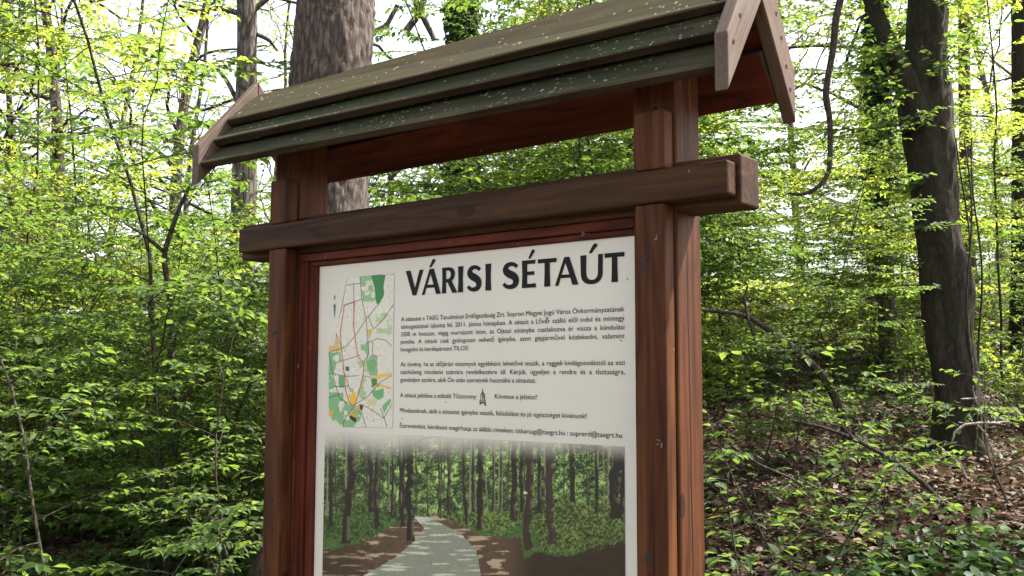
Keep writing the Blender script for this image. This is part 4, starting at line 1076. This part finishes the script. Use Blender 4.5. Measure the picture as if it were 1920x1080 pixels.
# ================================================================== understory saplings
SAP = []
for sd, H, tr, nl, st, ll in ((31, 4.6, .026, 20, .10, 1.7), (32, 3.6, .020, 17, .10, 1.5), (33, 5.4, .032, 22, .12, 2.0), (34, 2.6, .015, 14, .08, 1.2), (35, 6.4, .028, 24, .16, 2.3)):
    tb, bb, fo = gen_sapling(sd, H, tr * .55, int(nl * 1.25), st, ll, .057, True, spacing=.030)
    SAP.append((tb.mesh('stem'), bb.mesh('twigs'), leaves_mesh('foliage', *fo.cat(), True, np.random.RandomState(sd)), len(fo.cat()[0])))
for sd, H, tr, nl, st, ll in ((41, .95, .007, 7, .15, .62), (42, 1.3, .009, 9, .12, .75), (43, .6, .005, 5, .2, .45)):
    tb, bb, fo = gen_sapling(sd, H, tr, nl, st, ll, .070, True)
    SAP.append((tb.mesh('stem'), bb.mesh('twigs'), leaves_mesh('foliage', *fo.cat(), True, np.random.RandomState(sd)), len(fo.cat()[0])))

def sapling(k, r, w, rz, sc, label, name='beech_sapling', group=None, mat=None, dz=0.0):
    x, y = V(r, w); root = tree_root(name, (x, y, float(ground_rw(r, w)) + dz), label, 'sapling', group)
    root.rotation_euler = (0, 0, rz); root.scale = (sc,) * 3
    s, t, f, _ = SAP[k]
    link('stem', s, M_TWIG, root); link('twigs', t, M_TWIG, root); o = link('foliage', f, M_LEAF, root, 'stuff')
    if mat: o.material_slots[0].link = 'OBJECT'; o.material_slots[0].material = mat
    return root
M_ = M_LEAF
rs = np.random.RandomState(77)
LG = 'young beeches forming the thicket left of the board'
RG = 'young beeches on the bank right of the board'
CG = 'young beeches glimpsed behind the board'
def px(u, w): return (u - 960) / FOC * w
# left thicket
for k in range(52):
    w = rs.uniform(5.8, 15); u = rs.uniform(-80, 520)
    sapling(rs.choice([0, 1, 1, 3]), px(u, w), w, rs.uniform(0, 6.28), rs.uniform(.7, 1.0), 'leafy young beech in the green thicket left of the board', group=LG)
# behind the board
for k in range(14):
    w = rs.uniform(8.5, 17); u = rs.uniform(930, 1250)
    sapling(rs.choice([0, 2, 4]), px(u, w), w, rs.uniform(0, 6.28), rs.uniform(.9, 1.25), 'leafy young beech partly hidden behind the board', group=CG)
# right bank
for k in range(17):
    w = rs.uniform(9.5, 19); u = rs.uniform(1330, 2000)
    sapling(rs.choice([0, 1, 2, 3]), px(u, w), w, rs.uniform(0, 6.28), rs.uniform(.55, .9), 'leafy young beech growing up the bank right of the board', group=RG)
# farther belt
FG = 'small trees in the far green belt of the wood'
for k in range(80):
    w = rs.uniform(17, 40); u = rs.uniform(-150, 2080); gap = 1390 < u < 1730 or 640 < u < 940
    sapling(rs.choice([0, 2, 4]), px(u, w), w, rs.uniform(0, 6.28), rs.uniform(1.0, 1.5) * (.45 if gap else 1), 'small leafy tree in the far green belt of the wood', name='young_tree', group=FG)
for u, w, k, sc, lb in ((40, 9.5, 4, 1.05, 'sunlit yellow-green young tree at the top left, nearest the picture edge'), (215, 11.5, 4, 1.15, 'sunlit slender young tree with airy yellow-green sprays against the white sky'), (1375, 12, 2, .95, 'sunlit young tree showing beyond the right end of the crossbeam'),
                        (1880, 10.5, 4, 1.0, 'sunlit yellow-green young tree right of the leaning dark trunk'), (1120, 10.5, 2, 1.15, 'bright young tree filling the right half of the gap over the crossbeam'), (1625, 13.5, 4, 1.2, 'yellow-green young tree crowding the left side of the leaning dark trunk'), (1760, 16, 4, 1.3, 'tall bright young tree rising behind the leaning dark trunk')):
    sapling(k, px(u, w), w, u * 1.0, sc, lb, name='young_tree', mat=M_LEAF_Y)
# near hand-placed saplings
sapling(2, px(330, 6.2), 6.2, 1.0, 1.0, 'tall young beech with dark forked stem left of the board')
sapling(1, px(150, 4.6), 4.6, 2.2, .85, 'young beech with broad leafy sprays low at the left edge')
sapling(3, px(430, 4.6), 4.6, 4.2, .8, 'small young beech with wide sprays beside the left post')
sapling(4, px(-330, 6.4), 6.4, .6, 1.15, 'tall young beech leaning in from the left edge of the picture')
sapling(0, px(1480, 7.2), 7.2, 3.3, .62, 'young beech in front of the bare bank right of the board')
for i, (u, w, k, sc, lb) in enumerate(((1400, 4.6, 5, 1.0, 'knee-high beech seedling nearest the right post'), (1520, 4.9, 6, .8, 'low beech seedling with pale tips at the bottom right'), (1640, 5.6, 5, .9, 'low beech seedling in front of the leaning dark trunk'),
                          (1450, 5.6, 6, .9, 'bushy beech seedling on the shaded leaf litter'), (1740, 5.4, 7, 1.1, 'tiny seedling among brown leaves at the lower right'), (1380, 6.6, 6, 1.1, 'upright beech seedling close behind the right post'),
                          (1590, 7.0, 5, 1.1, 'beech seedling halfway up the leafy bank'), (1880, 6.6, 6, .9, 'beech seedling by the right edge of the picture'))):
    sapling(k, px(u, w), w, i * 1.3, sc, lb, name='beech_seedling')
# the nearest seedlings carry their leaves one by one
_sv, _sq = leaf_shape(True)
LEAF_ME = mesh_np('leaf', _sv, np.array([i for f in _sq for i in f]), np.array([len(f) for f in _sq])); LEAF_ME.materials.append(M_LEAF)
def leafy_seedling(seed, u, w, H, label, nl=6, ll=.5, size=.072, lift=0.0, lean=(0, 0)):
    x, y = V(px(u, w), w); root = tree_root('beech_seedling', (x, y, float(ground_xy(x, y))), label, 'seedling')
    tb, bb, fo = gen_sapling(seed, H, .007, nl, .25, ll, size, True, spacing=.05, lean=lean)
    link('stem', tb.mesh('stem'), M_TWIG, root); link('twigs', bb.mesh('twigs'), M_TWIG, root)
    p, d, n_, z = fo.cat(); rs_ = np.random.RandomState(seed)
    order = np.argsort(-z); n0 = min(len(p), 290)
    for i in order[:n0]:
        D = d[i] / np.linalg.norm(d[i]); X = np.cross(D, n_[i]); X /= np.linalg.norm(X); Z = np.cross(X, D)
        o = bpy.data.objects.new('leaf', LEAF_ME); COL.objects.link(o); o.parent = root
        o.matrix_local = Matrix.Translation(Vector(p[i])) @ Matrix(np.stack([X * rs_.uniform(.9, 1.15), D, Z * rs_.uniform(.3, 2.2)], -1).tolist()).to_4x4() @ Matrix.Diagonal((z[i], z[i], z[i], 1))
    return root
for sd, u, w, H, lb, nl, ll in ((301, 1395, 4.3, .62, 'fresh green beech seedling lowest and nearest beside the right post', 7, .48), (302, 1500, 4.9, .55, 'beech seedling with broad flat leaves at the bottom, a little right of the post', 6, .5),
                            (303, 1440, 6.0, .85, 'beech seedling with layered leaves in front of the bent dead branch', 7, .55), (304, 1660, 6.2, .50, 'lone seedling with few bright leaves on the brown litter', 4, .32),
                            (305, 250, 4.5, 1.05, 'beech seedling with broad pale green leaves at the lower left', 8, .62), (306, 60, 4.3, .9, 'beech seedling with broad leaves in the lower left corner', 7, .6)):
    leafy_seedling(sd, u, w, H, lb, nl, ll)
SG = 'beech seedlings scattered over the forest floor'
for k in range(56):
    w = rs.uniform(5.2, 14); u = rs.uniform(-60, 520) if k % 5 < 3 else rs.uniform(1330, 1980)
    if u > 1600: w = max(w, 8.5) + 1
    sapling(rs.choice([5, 6, 7]), px(u, w), w, rs.uniform(0, 6.28), rs.uniform(.6, 1.1), 'small beech seedling on the forest floor', name='beech_seedling', group=SG)

# ================================================================== tall trees all round
TG = 'tall broadleaf trees rising behind the thicket'
for (u, w, k, sc) in ((-260, 9.5, 0, .8), (-160, 15, 1, .9), (215, 24, 3, 1.1), (95, 17, 1, 1.0), (300, 21, 0, 1.0), (-40, 19, 0, 1.0), (350, 17, 3, .75), (620, 21, 0, 1.1), (1010, 16, 3, .9), (1190, 20, 0, .9), (1650, 17, 1, .95), (1500, 25, 3, 1.15), (2010, 17, 0, .9), (100, 30, 3, 1.2), (1060, 32, 1, 1.2), (1880, 30, 1, 1.1), (20, 20, 3, 1.0), (500, 34, 3, 1.3), (2080, 24, 3, 1.2)):
    canopy_tree(k, px(u, w), w, u * .7, sc, 'tall broadleaf tree rising behind the thicket', group=TG)
# unseen trees added out of view to shade the board and the foreground
OG = 'unseen tall broadleaf trees added for shade'
for (r, w, k, sc) in ((6.5, 1.0, 0, 1.0), (8.6, 7.2, 0, 1.0), (-9, -2, 3, 1.0), (-5, -7, 1, 1.0), (4, -9, 0, 1.0)):
    canopy_tree(k, r, w, r * 3.1, sc, 'unseen tall broadleaf tree added for shade', group=OG)

# ================================================================== fallen wood
def stick(name, label, paths, w, mat, cat='branch'):
    Q, rd = fit_trunk(paths[0], w, 40)
    root = tree_root(name, Q[-1], label, cat)
    for i, pth in enumerate(paths):
        Q, rd = fit_trunk(pth, w - .02 * i, 40); v_, q_ = tube(Q, rd, 10, disp=lump(.2, 12))
        to_local(link('stem' if i == 0 else 'side_shoot', mesh_np(name, v_, q_.ravel(), np.full(len(q_), 4), True), mat), root)
    return root
stick('dead_branch', 'bent dead branch arching out of the ground right of the board', [[(1315, 581, 5), (1360, 585, 6), (1402, 592, 8), (1425, 608, 10), (1462, 632, 13), (1500, 664, 15), (1545, 705, 16), (1580, 775, 17), (1590, 830, 17)], [(1400, 592, 7), (1415, 630, 6), (1418, 660, 6)], [(1490, 658, 8), (1455, 660, 7), (1425, 662, 6), (1415, 680, 4)], [(1402, 592, 6), (1395, 560, 5), (1402, 535, 4)]], 7.0, M_TWIG)
stick('fallen_branch', 'long dark fallen branch lying across the leafy bank', [[(1480, 788, 4.8), (1540, 800, 6.1), (1600, 822, 7.5), (1680, 865, 8.8), (1730, 905, 9.5), (1790, 968, 8.2)], [(1600, 822, 4.1), (1580, 800, 3.4), (1545, 792, 2.7)]], 6.1, M_TWIG)
stick('fallen_branch', 'straight dark stick lying low beside the right post', [[(1370, 835, 4.8), (1420, 870, 5.4), (1490, 900, 5.4), (1530, 935, 4.1)]], 5.6, M_TWIG)
stick('bare_twig', 'pale bare twig arching at the foot of the leaning dark trunk', [[(1785, 830, 3), (1790, 810, 4), (1810, 796, 5), (1840, 793, 5), (1880, 794, 4)], [(1830, 794, 3), (1850, 815, 3), (1862, 845, 2)]], 6.9, M_PALE)
stick('bare_twig', 'short pale broken twig on the litter left of the leaning dark trunk', [[(1615, 830, 4), (1632, 805, 5), (1637, 785, 4)]], 6.4, M_PALE)
stick('bare_twig', 'thin pale twig crossing the ground in front of the leaning dark trunk', [[(1765, 842, 4), (1790, 860, 4), (1815, 900, 3), (1800, 870, 3)]], 6.6, M_PALE)
stick('fallen_branch', 'thin dead stick slanting over the ivy at the lower left', [[(437, 1075, 4.8), (425, 1040, 5.4), (405, 985, 5.4), (390, 960, 4.8), (383, 900, 3.4)], [(420, 1030, 3.4), (375, 1000, 2.7)]], 5.4, M_TWIG)
stick('dark_stem', 'dark forked stem standing in the middle of the left thicket', [[(326, 860, 13), (324, 760, 12), (321, 660, 12), (320, 560, 10), (305, 480, 10), (322, 430, 9), (340, 380, 8), (355, 350, 6)], [(305, 470, 8), (270, 440, 6), (235, 420, 4)], [(325, 770, 7), (360, 725, 7), (400, 710, 5)], [(322, 650, 6), (335, 620, 6), (338, 600, 5)]], 6.0, M_TWIG, 'stem')
print('TRIS', sum(len(m.loops) - 2 * len(m.polygons) for m in bpy.data.meshes), 'sap', [q[3] for q in SAP], 'can', [q[3] for q in CAN])
